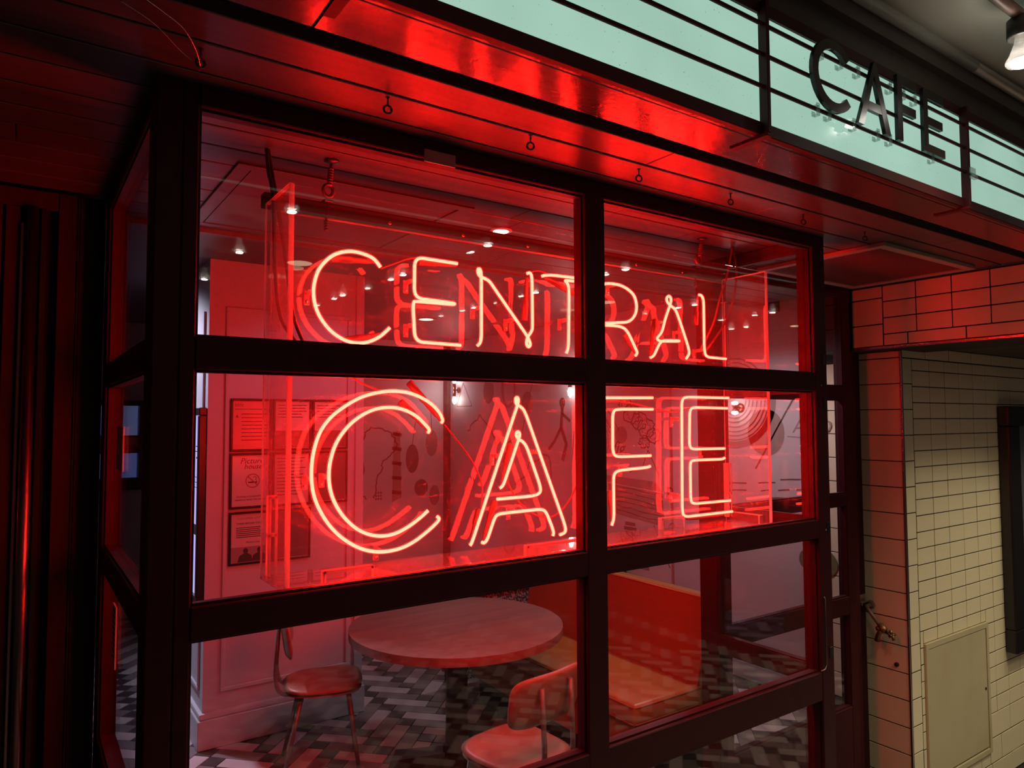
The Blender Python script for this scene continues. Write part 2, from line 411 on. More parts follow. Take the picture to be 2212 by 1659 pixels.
# ---- floors: the cafe floor and, lower, the lobby floor outside, both laid in the same slanted tile pattern
floor = thing('floor', kind=S)
MB().box(-0.7, 4.3, 2.45, 7.8, -0.06, -0.006).build('slab', grout_m, floor)
MB().box(0.285, 2.72, 1.755, 2.45, -0.06, -0.006).build('slab', grout_m, floor)
MB().box(-6, 10, -6, 2.6, -0.56, -0.506).build('slab', grout_m, floor)
UNIT = 0.0965; O2 = (1.188, 4.204); c45 = math.sqrt(0.5)
def cells(umin, umax, vmin, vmax):
    """tiles of the pattern as (u0,u1,v0,v1,colour): long tiles along u, squares, long tiles along v"""
    for v in range(vmin, vmax+1):
        for k in range((umin+v)//8-2, (umax+v)//8+3):
            s = -v+8*k
            yield (s-3, s, v, v+1, 0 if v % 2 == 0 else 1)
            yield (s, s+1, v, v+1, 2)
            yield (s+4, s+5, v, v+1, 2)
    for u in range(umin, umax+1):
        for k in range((vmin+u)//8-2, (vmax+u)//8+3):
            v = 1-u+8*k
            yield (u, u+1, v, v+3, 0 if u % 2 == 1 else 1)
def uv2xy(u, v):
    u = (u-0.5)*UNIT; v = (v-0.5)*UNIT
    return O2[0]+(u+v)*c45, O2[1]+(v-u)*c45
def tile_mesh(lu, lv, m):
    mb = MB(); a = lu*UNIT-0.004; b = lv*UNIT-0.004
    mb.box(-a/2, a/2, -b/2, b/2, -0.007, 0.0, 0.0015)
    mb.v = [((p[0]+p[1])*c45, (p[1]-p[0])*c45, p[2]) for p in mb.v]
    o = mb.build('tile', m); me = o.data; bpy.data.objects.remove(o); return me
TM = {}
tmats = (tile_light_m, tile_mid_m, tile_dark_m)
near = []; seen = set()
for c in cells(-55, 45, -40, 75):
    if c in seen: continue
    seen.add(c)
    x, y_ = uv2xy((c[0]+c[1])/2, (c[2]+c[3])/2)
    if -0.6 < x < 4.3 and 1.80 < y_ < 7.65 and not (0.95 < x < 1.80 and y_ > 4.45) and (y_ > 2.60 or 0.42 < x < 2.60) and (x > 0.35 or y_ > 3.05):
        # seen through the low panes: between the left post, the right post and the sill
        az = math.degrees(math.atan2(x, y_))
        score = math.hypot(x, y_) + (0 if (10.0 < az < 31 and 3.3 < y_) or (6 < az < 10 and y_ > 4.0) else 30)
        near.append((score, c, x, y_))
near.sort(key=lambda t: t[0])
for score, c, x, y_ in near[:290]:
    key = (c[1]-c[0], c[3]-c[2], c[4])
    if key not in TM: TM[key] = tile_mesh(key[0], key[1], tmats[c[4]])
    o = bpy.data.objects.new('tile', TM[key]); COL.objects.link(o); o.parent = floor; o.location = (x, y_, 0)
def tile_field(cs, z, name):
    me = bpy.data.meshes.new(name); vs = []; fs = []; mi = []
    for c in cs:
        p = [uv2xy(c[0]+0.02, c[2]+0.02), uv2xy(c[1]-0.02, c[2]+0.02), uv2xy(c[1]-0.02, c[3]-0.02), uv2xy(c[0]+0.02, c[3]-0.02)]
        o = len(vs)
        vs += [(a, b, z) for a, b in p] + [(a, b, z-0.007) for a, b in p]
        for f in ((0, 1, 2, 3), (0, 4, 5, 1), (1, 5, 6, 2), (2, 6, 7, 3), (3, 7, 4, 0)):
            fs.append(tuple(i+o for i in f)); mi.append(c[4])
    me.from_pydata(vs, [], fs); me.polygons.foreach_set('material_index', mi)
    for m in tmats: me.materials.append(m)
    bm = bmesh.new(); bm.from_mesh(me); bmesh.ops.recalc_face_normals(bm, faces=bm.faces); bm.to_mesh(me); bm.free()
    o = bpy.data.objects.new(name, me); COL.objects.link(o); o.parent = floor; o['kind'] = 'stuff'; return o
tile_field([t[1] for t in near[290:]], 0.0, 'tile_field')
out = []; seen = set()
for c in cells(-95, 75, -105, 65):
    if c in seen: continue
    seen.add(c)
    x, y_ = uv2xy((c[0]+c[1])/2, (c[2]+c[3])/2)
    if -2.5 < x < 6.5 and -3.6 < y_ < 1.62: out.append(c)
tile_field(out, -0.5, 'lobby_tile_field')

# ---- front bay window (the facade with the neon behind it)
def bead(pa, x0, x1, z0, z1, y, t=0.006, d=0.02, plane='Y'):
    mb = MB()
    for (a, b, c, e) in ((x0, x1, z0, z0+t), (x0, x1, z1-t, z1), (x0, x0+t, z0+t, z1-t), (x1-t, x1, z0+t, z1-t)):
        if plane == 'Y': mb.box(a, b, y, y+d, c, e)
        else: mb.box(y, y+d, a, b, c, e)
    return mb.build('glazing_bead', frame_m, pa)
ZR = [(2.565, 2.617), (1.966, 2.040), (1.367, 1.442), (0.720, 0.832), (0.08, 0.20)]
win1 = thing('window_1', kind=S, loc=(1.5, 1.73, 0))
MB().box(0.229, 0.283, 1.700, 1.76, -0.5, 2.617, 0.003).build('post', frame_m, win1)
MB().box(0.285, 0.319, 1.706, 1.76, -0.5, 2.617, 0.003).build('post', frame_m, win1)
MB().box(1.457, 1.540, 1.700, 1.76, 0.2, 2.565, 0.003).build('mullion', frame_m, win1)
MB().box(2.690, 2.775, 1.700, 1.76, -0.5, 2.617, 0.003).build('post', frame_m, win1)
for z0, z1 in ZR: MB().box(0.319, 2.690, 1.701, 1.76, z0, z1, 0.003).build('rail', frame_m, win1)
MB().box(0.319, 2.690, 1.706, 1.755, -0.5, 0.08, 0.003).build('plinth_board', frame_m, win1)
for i in range(4):
    z0, z1 = ZR[i+1][1], ZR[i][0]
    for x0, x1 in ((0.319, 1.457), (1.540, 2.690)):
        bead(win1, x0, x1, z0, z1, 1.716)
        MB().box(x0, x1, 1.737, 1.743, z0, z1).build('pane', pane_m, win1)
for zc in (2.10, 1.915, 1.405, 0.90):                      # small keeps let into the right post
    MB().box(2.742, 2.764, 1.697, 1.7005, zc-0.022, zc+0.022, 0.001).build('keep_plate', darksteel_m, win1)
MB().tube([(2.700, 1.694, 1.13), (2.708, 1.694, 1.13), (2.712, 1.694, 1.12), (2.712, 1.694, 0.86), (2.700, 1.694, 0.845), (2.670, 1.694, 0.842)], 0.0022, 6).build('drop_bolt', steel_m, win1)

chip_m = mat('bare_paint_chip', (0.45, 0.42, 0.36), 0.6)
for x, z, w_, h_ in ((0.262, 0.62, 0.018, 0.006), (0.257, 0.70, 0.006, 0.010), (0.275, 0.74, 0.004, 0.022), (0.268, 0.68, 0.010, 0.004), (0.290, 0.79, 0.004, 0.012), (2.735, 1.395, 0.012, 0.006), (2.742, 1.385, 0.004, 0.006), (2.728, 1.99, 0.008, 0.003)):
    y_ = 1.6996 if x < 0.284 or x > 1 else 1.7056
    MB().prism([(x, z), (x+w_*0.5, z-h_*0.4), (x+w_, z+h_*0.2), (x+w_*0.8, z+h_), (x+w_*0.2, z+h_*0.8)], (0, y_, 0), (1, 0, 0), (0, 0, 1), (0, 0.0006, 0)).build('paint_chip', chip_m, win1)

# ---- left return of the bay
win2 = thing('window_2', kind=S, loc=(0.25, 2.3, 0))
MB().box(0.229, 0.285, 1.762, 1.800, -0.5, 2.617, 0.003).build('stile', frame_m, win2)
MB().box(0.229, 0.285, 2.700, 2.800, -0.5, 2.617, 0.003).build('stile', frame_m, win2)
for z0, z1 in ZR: MB().box(0.231, 0.285, 1.800, 2.700, z0, z1, 0.003).build('rail', frame_m, win2)
MB().box(0.234, 0.28, 1.80, 2.70, -0.5, 0.08).build('plinth_board', frame_m, win2)
for i in range(4):
    z0, z1 = ZR[i+1][1], ZR[i][0]
    bead(win2, 1.800, 2.700, z0, z1, 0.240, plane='X')
    MB().box(0.258, 0.264, 1.800, 2.700, z0, z1).build('pane', pane_m, win2)
# ---- right return of the bay
win3 = thing('window_3', kind=S, loc=(2.75, 2.0, 0))
ZR3 = [(2.565, 2.617), (1.966, 2.040), (1.367, 1.442), (0.765, 0.840), (0.08, 0.20)]
MB().box(2.720, 2.775, 1.762, 1.792, -0.5, 2.617, 0.003).build('stile', frame_m, win3)
MB().box(2.718, 2.828, 2.250, 2.350, -0.5, 2.617, 0.003).build('stile', frame_m, win3)
for z0, z1 in ZR3: MB().box(2.720, 2.773, 1.792, 2.250, z0, z1, 0.003).build('rail', frame_m, win3)
MB().box(2.724, 2.77, 1.792, 2.25, -0.5, 0.08).build('plinth_board', frame_m, win3)
for i in range(4):
    z0, z1 = ZR3[i+1][1], ZR3[i][0]
    bead(win3, 1.792, 2.250, z0, z1, 2.724, plane='X')
    MB().box(2.745, 2.751, 1.792, 2.250, z0, z1).build('pane', pane_m, win3)
# ---- glazed door leaf right of the bay
door = thing('door_1', kind=S, loc=(3.4, 2.3, 0))
ZD = [(2.565, 2.617), (1.962, 2.040), (1.361, 1.430), (0.752, 0.850), (-0.45, 0.242)]
MB().box(3.890, 3.965, 2.280, 2.330, -0.5, 2.617, 0.003).build('stile', frame_m, door)
MB().box(3.958, 4.09, 2.332, 2.385, -0.5, 2.617, 0.003).build('jamb_return', frame_m, door)
MB().box(4.070, 4.218, 2.372, 2.440, -0.5, 2.617, 0.003).build('jamb', frame_m, door)
for z0, z1 in ZD: MB().box(2.830, 3.890, 2.280, 2.330, z0, z1, 0.003).build('rail', frame_m, door)
for i in range(4):
    z0, z1 = ZD[i+1][1], ZD[i][0]
    bead(door, 2.830, 3.890, z0, z1, 2.288)
    MB().box(2.830, 3.890, 2.305, 2.311, z0, z1).build('pane', pane_m, door)
mb = MB().box(4.120, 4.205, 2.366, 2.3715, 0.742, 0.805, 0.001); mb.box(4.140, 4.212, 2.350, 2.366, 0.745, 0.765, 0.002)
lt = mb.build('latch_keep', steel_m, door)
MB().box(2.83, 3.95, 2.26, 2.34, -0.5, -0.47).build('threshold', darksteel_m, door)

# ---- left part of the facade: dark panelling beside the bay
wl = thing('wall_left', kind=S, loc=(0, 2.8, 0))
MB().box(-2.2, 0.229, 2.83, 2.95, -0.5, 2.617).build('wall_core', dark_m, wl)
MB().box(0.152, 0.229, 2.80, 2.83, -0.5, 2.616, 0.002).build('plank', panelwood_m, wl)
MB().box(0.146, 0.151, 2.795, 2.83, -0.5, 2.616, 0.001).build('batten', panelwood_m, wl)
MB().box(0.090, 0.145, 2.80, 2.83, -0.5, 2.616, 0.002).build('plank', panelwood_m, wl)
MB().box(-2.2, 0.089, 2.80, 2.83, 2.556, 2.616, 0.002).build('head_board', panelwood_m, wl)
MB().box(0.041, 0.058, 2.795, 2.83, -0.5, 2.555, 0.002).build('batten', darksteel_m, wl)
MB().tube([(0.018, 2.795, -0.5), (0.018, 2.795, 2.555)], 0.018, 20).build('half_round_post', gloss_m, wl)
MB().box(-0.014, -0.004, 2.790, 2.83, -0.5, 2.50, 0.002).build('batten', gloss_m, wl)
MB().box(-0.055, -0.016, 2.80, 2.83, -0.5, 2.555, 0.002).build('plank', panelwood_m, wl)
for k in range(8):
    MB().box(-0.060-0.12*(k+1), -0.063-0.12*k, 2.80, 2.83, -0.5, 2.555, 0.002).build('plank', panelwood_m, wl)

# ---- wall behind the fascia sign, and the tiled beam, pillar and lobby wall on the right
wf = MB().box(-6, 9, 1.128, 1.16, 2.617, 3.12).build('wall_front', fascia_m, kind=S)
MB().box(-6, 9, 1.10, 1.128, 3.02, 3.12).build('trim_1', fascia_m, kind=S)
TILE = {}
def tile_piece(parent, face, a0, a1, z0, z1, at, m=tile_m, g=0.0026, d=0.0035):
    """one glazed tile proud of its bed. face X: plane x=at, a is y; face Y: plane y=at, a is x (both face the viewer's side)"""
    w_, h_ = round(a1-a0-2*g, 4), round(z1-z0-2*g, 4)
    key = (face, w_, h_, m.name)
    if key not in TILE:
        mb = MB()
        if face == 'X': mb.box(0, d, -w_/2, w_/2, -h_/2, h_/2, 0.0018)
        else: mb.box(-w_/2, w_/2, 0, d, -h_/2, h_/2, 0.0018)
        o = mb.build('tile', m); TILE[key] = o.data; bpy.data.objects.remove(o)
    o = bpy.data.objects.new('tile', TILE[key]); COL.objects.link(o); o.parent = parent
    org = Vector(ORG[parent.name]); j = random.uniform(-0.0006, 0.0006)
    p = Vector((at+j, (a0+a1)/2, (z0+z1)/2)) if face == 'X' else Vector(((a0+a1)/2, at+j, (z0+z1)/2))
    o.location = p-org
    return o
hd = thing('wall_header', kind=S, loc=(4.27, 1.8, 2.253))
MB().box(4.0322, 4.51, 1.128, 2.55, 2.254, 2.617).build('beam', grout_m, hd)
MB().box(4.026, 4.038, 1.128, 2.305, 2.250, 2.265, 0.002).build('edge_strip', steel_m, hd)
for z0, z1 in ((2.543, 2.610), (2.393, 2.541), (2.267, 2.391)): tile_piece(hd, 'X', 2.120, 2.303, z0, z1, 4.029)
ys = [2.119-0.183*k for k in range(6)]
for k in range(5):
    for z0, z1 in ((2.519, 2.610), (2.426, 2.518), (2.333, 2.425)): tile_piece(hd, 'X', ys[k+1], ys[k], z0, z1, 4.029)
for a, b in ((1.985, 2.119), (1.689, 1.984), (1.393, 1.688), (1.13, 1.392)): tile_piece(hd, 'X', a, b, 2.267, 2.332, 4.029)
wr = thing('wall_right', kind=S, loc=(4.34, 4.0, 0))
MB().box(4.2232, 4.42, 2.1332, 2.46, -0.5, 2.617).build('pillar_core', grout_m, wr)
MB().box(4.3432, 4.60, 2.46, 7.8, -0.5, 2.80).build('wall_core', grout_m, wr)
RZ = [2.2103-0.1515*k for k in range(19)]
tile_piece(wr, 'X', 2.131, 2.386, 2.2113, 2.252, 4.220)
for k in range(18):
    if RZ[k] < -0.49: break
    tile_piece(wr, 'X', 2.131, 2.386, max(RZ[k+1], -0.498), RZ[k], 4.220)
for k in range(14): tile_piece(wr, 'X', 2.462, 2.712, RZ[k+1], RZ[k], 4.340)      # the same tiling seen through the door glass
MB().box(4.216, 4.230, 2.118, 2.132, -0.5, 2.253, 0.002).build('corner_trim', steel_m, wr)
MB().box(4.335, 4.349, 2.716, 7.7, 0.0, 2.80).build('mural_paper', mural_m, wr)
MB().box(4.27, 4.335, 3.55, 3.95, 0.0, 2.80, 0.004).build('pilaster', paint_m, wr)
MB().box(4.312, 4.335, 2.72, 7.7, 0.0, 0.17, 0.006).build('skirting', paint_m, wr)
wlb = thing('wall_lobby', kind=S, loc=(5.5, 2.13, -0.5))
YW = 2.1296
MB().box(4.231, 9.0, YW+0.0035, 2.30, -0.5, 2.40).build('wall_core', grout_m, wlb)
x = 4.227
while x < 7.4: tile_piece(wlb, 'Y', x if x > 4.24 else 4.232, x+0.3015, 2.2123, 2.2846, YW); x += 0.303
for k in range(18):
    if RZ[k] < -0.49: break
    tile_piece(wlb, 'Y', 4.232, 4.358, max(RZ[k+1], -0.498), RZ[k], YW)
zr = [2.2103, 2.1403]
while zr[-1] > 0.0: zr.append(zr[-1]-0.0958)
zr[-1] = -0.0667
cx = [4.360]+[4.378+0.1918*k for k in range(10)]
PX0, PX1, PZ0, PZ1 = 4.398, 5.215, -0.292, 0.531             # opening taken by the access panel
def wall_tile(a0, a1, z0, z1):
    if z0 < PZ1-0.002 and z1 > PZ0+0.002 and a0 < PX1-0.002 and a1 > PX0+0.002:      # cut round the panel
        if z1-PZ1 > 0.012: tile_piece(wlb, 'Y', max(a0, PX0), min(a1, PX1), PZ1+0.001, z1, YW)
        if PZ0-z0 > 0.012: tile_piece(wlb, 'Y', max(a0, PX0), min(a1, PX1), z0, PZ0-0.001, YW)
        if PX0-a0 > 0.012: tile_piece(wlb, 'Y', a0, PX0-0.001, z0, z1, YW)
        if a1-PX1 > 0.012: tile_piece(wlb, 'Y', PX1+0.001, a1, z0, z1, YW)
    else: tile_piece(wlb, 'Y', a0, a1, z0, z1, YW)
for i in range(len(zr)-1):
    for k in range(len(cx)-1):
        if k == 1: continue
        wall_tile(cx[k], cx[2] if k == 0 else cx[k+1], zr[i+1], zr[i])
for i, (z0, z1) in enumerate(((-0.221, -0.0667), (-0.377, -0.221), (-0.498, -0.377))):
    x = 4.360-0.292*(i % 2)*0.5
    while x < 6.8:
        wall_tile(max(x, 4.360), x+0.292, z0, z1); x += 0.292

mb = MB()                                                    # the same tiling further along the passage, out past the glazed case
z = 2.2103
while z > -0.45:
    for k in range(13):
        a = cx[-1]+0.1918*k
        mb.box(a+0.0026, a+0.1892, YW, YW+0.0035, max(z-0.0958, -0.498)+0.0026, z-0.0026)
    z -= 0.0958
mb.build('tile_field', tile_m, wlb, kind='stuff')

# ---- cafe interior: pier with its panelling, back wall, corridor
pr = thing('wall_pier', kind=S, loc=(1.36, 4.39, 0))
MB().box(0.893, 1.836, 4.39, 5.6, 0.0, 2.80).build('wall_core', paint_m, pr)
mb = MB()
for (a, b, c, e) in ((0.985, 1.760, 0.300, 0.325), (0.985, 1.760, 2.50, 2.525), (0.985, 1.010, 0.325, 2.50), (1.735, 1.760, 0.325, 2.50)):
    mb.box(a, b, 4.378, 4.39, c, e, 0.004)
mb.build('panel_moulding', paint_m, pr)
mb = MB()
for (a, b, c, e) in ((4.47, 5.5, 0.300, 0.325), (4.47, 4.495, 0.325, 2.5)): mb.box(0.881, 0.893, a, b, c, e, 0.004)
mb.build('panel_moulding', paint_m, pr)
MB().box(1.79, 1.846, 4.375, 4.40, 0.19, 2.80, 0.003).build('corner_bead', paint_m, pr)
mb = MB().box(0.865, 1.86, 4.362, 5.6, 0.0, 0.165, 0.004)
bb = mb.build('baseboard_pier', paint_m, kind=S)
mb = MB().box(0.873, 1.853, 4.370, 5.6, 0.165, 0.200, 0.010); mb.build('trim_2', paint_m, kind=S)
wb = thing('wall_back', kind=S, loc=(2.0, 7.7, 0))
MB().box(-0.7, 4.6, 7.70, 7.85, 0.0, 2.80).build('wall_core', paint_m, wb)
MB().box(1.0, 4.335, 7.69, 7.70, 0.15, 2.80).build('mural_paper', mural_m, wb)
MB().box(4.28, 4.335, 7.60, 7.69, 0.0, 2.80, 0.004).build('corner_post', fascia_m, wb)
wc = MB().box(-0.72, -0.60, 2.95, 7.7, 0.0, 2.80).build('wall_corridor', fascia_m, kind=S)
refl_panes = thing('reflection_panes', kind=S, loc=(0.75, 7.65, 1.0))  # added glowing panes and shelf, standing in for a bluish reflection in the left return
x0, x1 = 0.60, 0.93
MB().box(x0-0.05, x1+0.05, 7.66, 7.69, 1.20, 2.05).build('surround', dark_m, refl_panes)
MB().box(x0, x1, 7.652, 7.66, 1.72, 2.00).build('pane', blue2_m, refl_panes)
MB().box(x0, x1, 7.652, 7.66, 1.32, 1.55).build('pane', blue_m, refl_panes)
MB().box(x0, x1, 7.60, 7.66, 1.60, 1.63).build('shelf', fascia_m, refl_panes)
MB().box(x0, x1, 7.655, 7.66, 1.63, 1.70).build('shelf_stock', mat('orange_stock', (0.35, 0.10, 0.04), 0.5), refl_panes)

# ================================================================== THE NEON SIGN
sign = thing('neon_sign', 'red neon sign reading CENTRAL CAFE in a clear acrylic box behind the bay window', 'neon sign', (1.57, 1.95, 1.41))
BX0, BX1, BY0, BY1, BZ = 0.565, 2.570, 1.838, 2.058, 1.410
MB().box(BX0+0.010, BX1-0.010, BY0, BY0+0.008, BZ+0.009, 2.470).build('front_panel', acryl_m, sign)
MB().box(BX0+0.010, BX1-0.010, BY1-0.008, BY1, BZ+0.009, 2.475).build('back_panel', acryl_m, sign)
for x in (BX0, BX1-0.010): 
    MB().box(x, x+0.010, BY0+0.001, BY1-0.001, BZ+0.009, 2.470).build('side_panel', acryl_side_m, sign)
    mb = MB().box(x-0.002, x+0.0115, BY0-0.004, BY0-0.0005, BZ, 2.471); mb.box(x+0.0005, x+0.0115 if x < 1 else x-0.0015, BY0+0.009, BY0+0.014, BZ+0.01, 2.470) if False else None; mb.box(x, x+0.010, BY0, BY1, 2.4705, 2.4735)
    mb.box(x-0.0005, x+0.004, BY1, BY1+0.003, BZ, 2.471)
    mb.build('panel_edge', edge_m, sign)
base_m = glass('dusty_acrylic_base', (0.95, 0.9, 0.9), 0.05, haze=0.07)
MB().box(BX0, BX1, BY0, BY1, BZ, BZ+0.008).build('base_plate', base_m, sign)
MB().box(BX0, BX1, BY0-0.004, BY0-0.0005, BZ, BZ+0.015).build('panel_edge', edge_m, sign)
for (a, b, c, e, f, g) in ((0.672, 0.812, 1.850, 1.868, BZ+0.008, 1.452), (1.335, 1.610, 1.850, 1.868, BZ+0.008, 1.452), (2.09, 2.215, 1.99, 2.012, BZ+0.008, 1.462),
                           (2.535, 2.558, 1.87, 2.02, BZ+0.008, 1.452), (0.577, 0.600, 2.026, 2.048, 1.42, 1.535), (0.577, 0.600, 2.026, 2.048, 1.538, 1.640), (0.577, 0.600, 2.026, 2.048, 2.105, 2.412),
                           (2.535, 2.558, 2.026, 2.048, 1.43, 1.535), (2.535, 2.558, 2.026, 2.048, 1.538, 1.66), (2.535, 2.558, 2.026, 2.048, 2.025, 2.365)):
    MB().box(a, b, c, e, f, g).build('corner_block', acryl_side_m, sign)
    mb = MB(); t = 0.0025
    if b-a > e-c and g-f < 0.2:
        mb.box(a, b, c-0.001, c, g-0.006, g+0.001); mb.box(a-0.001, a+0.006, c-0.001, c, f, g); mb.box(b-0.006, b+0.001, c-0.001, c, f, g); mb.box(a, b, c, e, g, g+0.0015); mb.box(a-0.0015, a, c, e, f, g)
    else:
        mb.box(a, b, c, e, g, g+0.002); mb.box(a-0.0012, a, c-0.0012, c+0.005, f, g)
    mb.build('block_edge', edge_m, sign)
mb = MB().box(0.553, 2.556, 2.060, 2.066, 2.458, 2.498); mb.box(0.553, 2.556, 2.030, 2.060, 2.494, 2.498)
mb.build('hanger_bar', darksteel_m, sign)
MB().box(0.58, 2.555, 2.0585, 2.0600, 2.455, 2.461).build('panel_edge', edge_m, sign)
for k in range(6): MB().lathe([(0.006, 0), (0.006, 0.005), (0.003, 0.007)], (0.95+0.27*k, 2.0585, 2.476), (0, -1, 0), 10).build('screw', steel_m, sign)
NEON = {
  'c_small': [[(0.89,1.99,2.316),(0.869,1.99,2.34),(0.84,1.99,2.349),(0.809,1.99,2.353),(0.785,1.99,2.351),(0.758,1.99,2.343),(0.734,1.99,2.329),(0.713,1.99,2.308),(0.697,1.99,2.285),(0.688,1.99,2.258),(0.683,1.99,2.23),(0.684,1.99,2.203),(0.69,1.99,2.176),(0.702,1.99,2.15),(0.72,1.99,2.126),(0.741,1.99,2.106),(0.768,1.99,2.09),(0.797,1.99,2.081),(0.83,1.99,2.08),(0.86,1.99,2.088),(0.89,1.99,2.104),(0.911,1.99,2.123),(0.921,1.99,2.133)]],
  'e_small': [[(1.159,1.99,2.36),(1.005,1.99,2.362),(1.004,1.99,2.233),(1.149,1.99,2.229),(1.158,2.006,2.228),(1.02,2.006,2.226),(1.001,1.994,2.221),(1.007,1.99,2.096),(1.172,1.99,2.094)]],
  'n': [[(1.236,1.99,2.096),(1.251,1.99,2.111),(1.251,1.99,2.324),(1.249,1.99,2.35),(1.24,1.99,2.355),(1.24,1.996,2.345),(1.254,2.006,2.332),(1.269,2.0,2.326),(1.283,1.99,2.317),(1.3,1.99,2.297),(1.439,1.99,2.141),(1.452,1.99,2.118),(1.45,1.99,2.105),(1.445,1.998,2.105),(1.446,2.006,2.119),(1.45,2.006,2.139),(1.463,1.996,2.161),(1.461,1.99,2.175),(1.46,1.99,2.352),(1.452,1.99,2.365),(1.439,1.99,2.36)]],
  't': [[(1.504,1.99,2.358),(1.519,1.99,2.363),(1.548,1.99,2.367),(1.785,1.99,2.371),(1.799,2.006,2.369),(1.646,2.006,2.359),(1.609,1.996,2.357),(1.622,1.99,2.343),(1.626,1.99,2.319),(1.622,1.99,2.113),(1.612,1.99,2.091)]],
  'r': [[(1.765,1.99,2.09),(1.772,1.99,2.118),(1.77,1.99,2.33),(1.778,1.99,2.355),(1.806,1.99,2.365),(1.865,1.99,2.368),(1.903,1.99,2.36),(1.933,1.99,2.347),(1.953,1.99,2.331),(1.964,1.99,2.302),(1.963,1.99,2.277),(1.954,1.99,2.255),(1.935,1.99,2.236),(1.911,1.99,2.225),(1.862,1.99,2.22),(1.778,1.99,2.211),(1.787,2.0,2.206),(1.846,1.99,2.208),(1.889,1.99,2.205),(1.91,1.99,2.193),(1.927,1.99,2.172),(1.958,1.99,2.123),(1.965,1.99,2.109),(1.954,1.99,2.098)]],
  'a_small': [[(2.036,1.99,2.095),(2.055,1.99,2.103),(2.07,1.99,2.127),(2.091,1.99,2.158),(2.112,1.99,2.168),(2.202,1.99,2.172),(2.22,2.006,2.172),(2.103,2.006,2.165),(2.077,1.996,2.174),(2.088,1.99,2.187),(2.104,1.99,2.203),(2.122,1.99,2.256),(2.155,1.99,2.321),(2.158,1.99,2.342),(2.145,1.99,2.352),(2.13,1.99,2.34),(2.151,2.006,2.327),(2.175,2.006,2.313),(2.182,1.994,2.302),(2.192,1.99,2.283),(2.226,1.99,2.212),(2.259,1.99,2.139),(2.26,1.99,2.12),(2.241,1.99,2.1)]],
  'l': [[(2.325,1.99,2.372),(2.342,1.99,2.372),(2.354,1.99,2.353),(2.353,1.99,2.14),(2.363,1.99,2.113),(2.491,1.99,2.111)]],
  'c_big': [[(1.109,2.002,1.844),(1.107,1.99,1.852),(1.093,1.99,1.878),(1.062,1.99,1.906),(1.018,1.99,1.928),(0.975,1.99,1.939),(0.924,1.99,1.941),(0.871,1.99,1.933),(0.823,1.99,1.918),(0.774,1.99,1.889),(0.736,1.99,1.86),(0.705,1.99,1.819),(0.686,1.99,1.756),(0.682,1.99,1.696),(0.689,1.99,1.64),(0.712,1.99,1.588),(0.743,1.99,1.543),(0.784,1.99,1.504),(0.836,1.99,1.473),(0.893,1.99,1.458),(0.957,1.99,1.461),(1.007,1.99,1.478),(1.059,1.99,1.51),(1.089,1.99,1.533),(1.095,1.99,1.543),(1.092,2.0,1.548)],[(1.061,2.002,1.813),(1.06,1.99,1.821),(1.042,1.99,1.84),(1.011,1.99,1.867),(0.965,1.99,1.887),(0.919,1.99,1.892),(0.87,1.99,1.885),(0.823,1.99,1.862),(0.786,1.99,1.831),(0.754,1.99,1.788),(0.737,1.99,1.736),(0.733,1.99,1.689),(0.74,1.99,1.642),(0.761,1.99,1.597),(0.793,1.99,1.556),(0.835,1.99,1.523),(0.888,1.99,1.505),(0.941,1.99,1.507),(0.992,1.99,1.528),(1.033,1.99,1.554),(1.054,1.99,1.57)]],
  'a_big': [[(1.207,1.99,1.448),(1.213,1.99,1.453),(1.385,1.99,1.875),(1.402,1.99,1.916),(1.396,1.99,1.931),(1.386,1.99,1.923),(1.402,2.006,1.904),(1.414,1.998,1.898),(1.426,1.99,1.883),(1.601,1.99,1.476),(1.603,1.99,1.453),(1.576,1.99,1.447)],[(1.324,1.99,1.625),(1.337,1.99,1.632),(1.394,1.99,1.77),(1.408,1.99,1.804),(1.397,1.99,1.814),(1.388,1.99,1.804),(1.408,2.006,1.785),(1.419,1.996,1.78),(1.433,1.99,1.763),(1.495,1.99,1.613),(1.487,1.99,1.595),(1.451,1.99,1.59),(1.312,1.99,1.589)],[(1.252,1.99,1.453),(1.263,1.99,1.449),(1.276,1.99,1.465),(1.301,1.99,1.528),(1.314,1.99,1.539),(1.342,1.99,1.541),(1.499,1.99,1.543),(1.517,1.99,1.531),(1.55,1.99,1.46),(1.545,1.99,1.446)]],
  'f': [[(1.741,1.99,1.441),(1.753,1.99,1.46),(1.754,1.99,1.914),(1.772,1.99,1.933),(2.045,1.99,1.937)],[(2.045,1.99,1.892),(1.858,1.99,1.891),(1.833,1.99,1.884),(1.831,1.99,1.728),(1.848,1.99,1.712),(2.03,1.99,1.711)],[(2.026,1.99,1.67),(2.01,1.99,1.666),(1.859,1.99,1.661),(1.833,1.99,1.648),(1.834,1.99,1.484),(1.822,1.99,1.459)]],
  'e_big': [[(2.503,1.99,1.943),(2.237,1.99,1.943),(2.211,1.99,1.934),(2.204,1.99,1.476),(2.22,1.99,1.459),(2.514,1.99,1.459)],[(2.493,1.99,1.899),(2.28,1.99,1.901),(2.258,1.99,1.893),(2.252,1.99,1.742),(2.268,1.99,1.73),(2.472,1.99,1.728)],[(2.471,1.99,1.688),(2.457,1.99,1.683),(2.275,1.99,1.685),(2.255,1.99,1.678),(2.255,1.99,1.519),(2.271,1.99,1.508),(2.503,1.99,1.506)]],
}
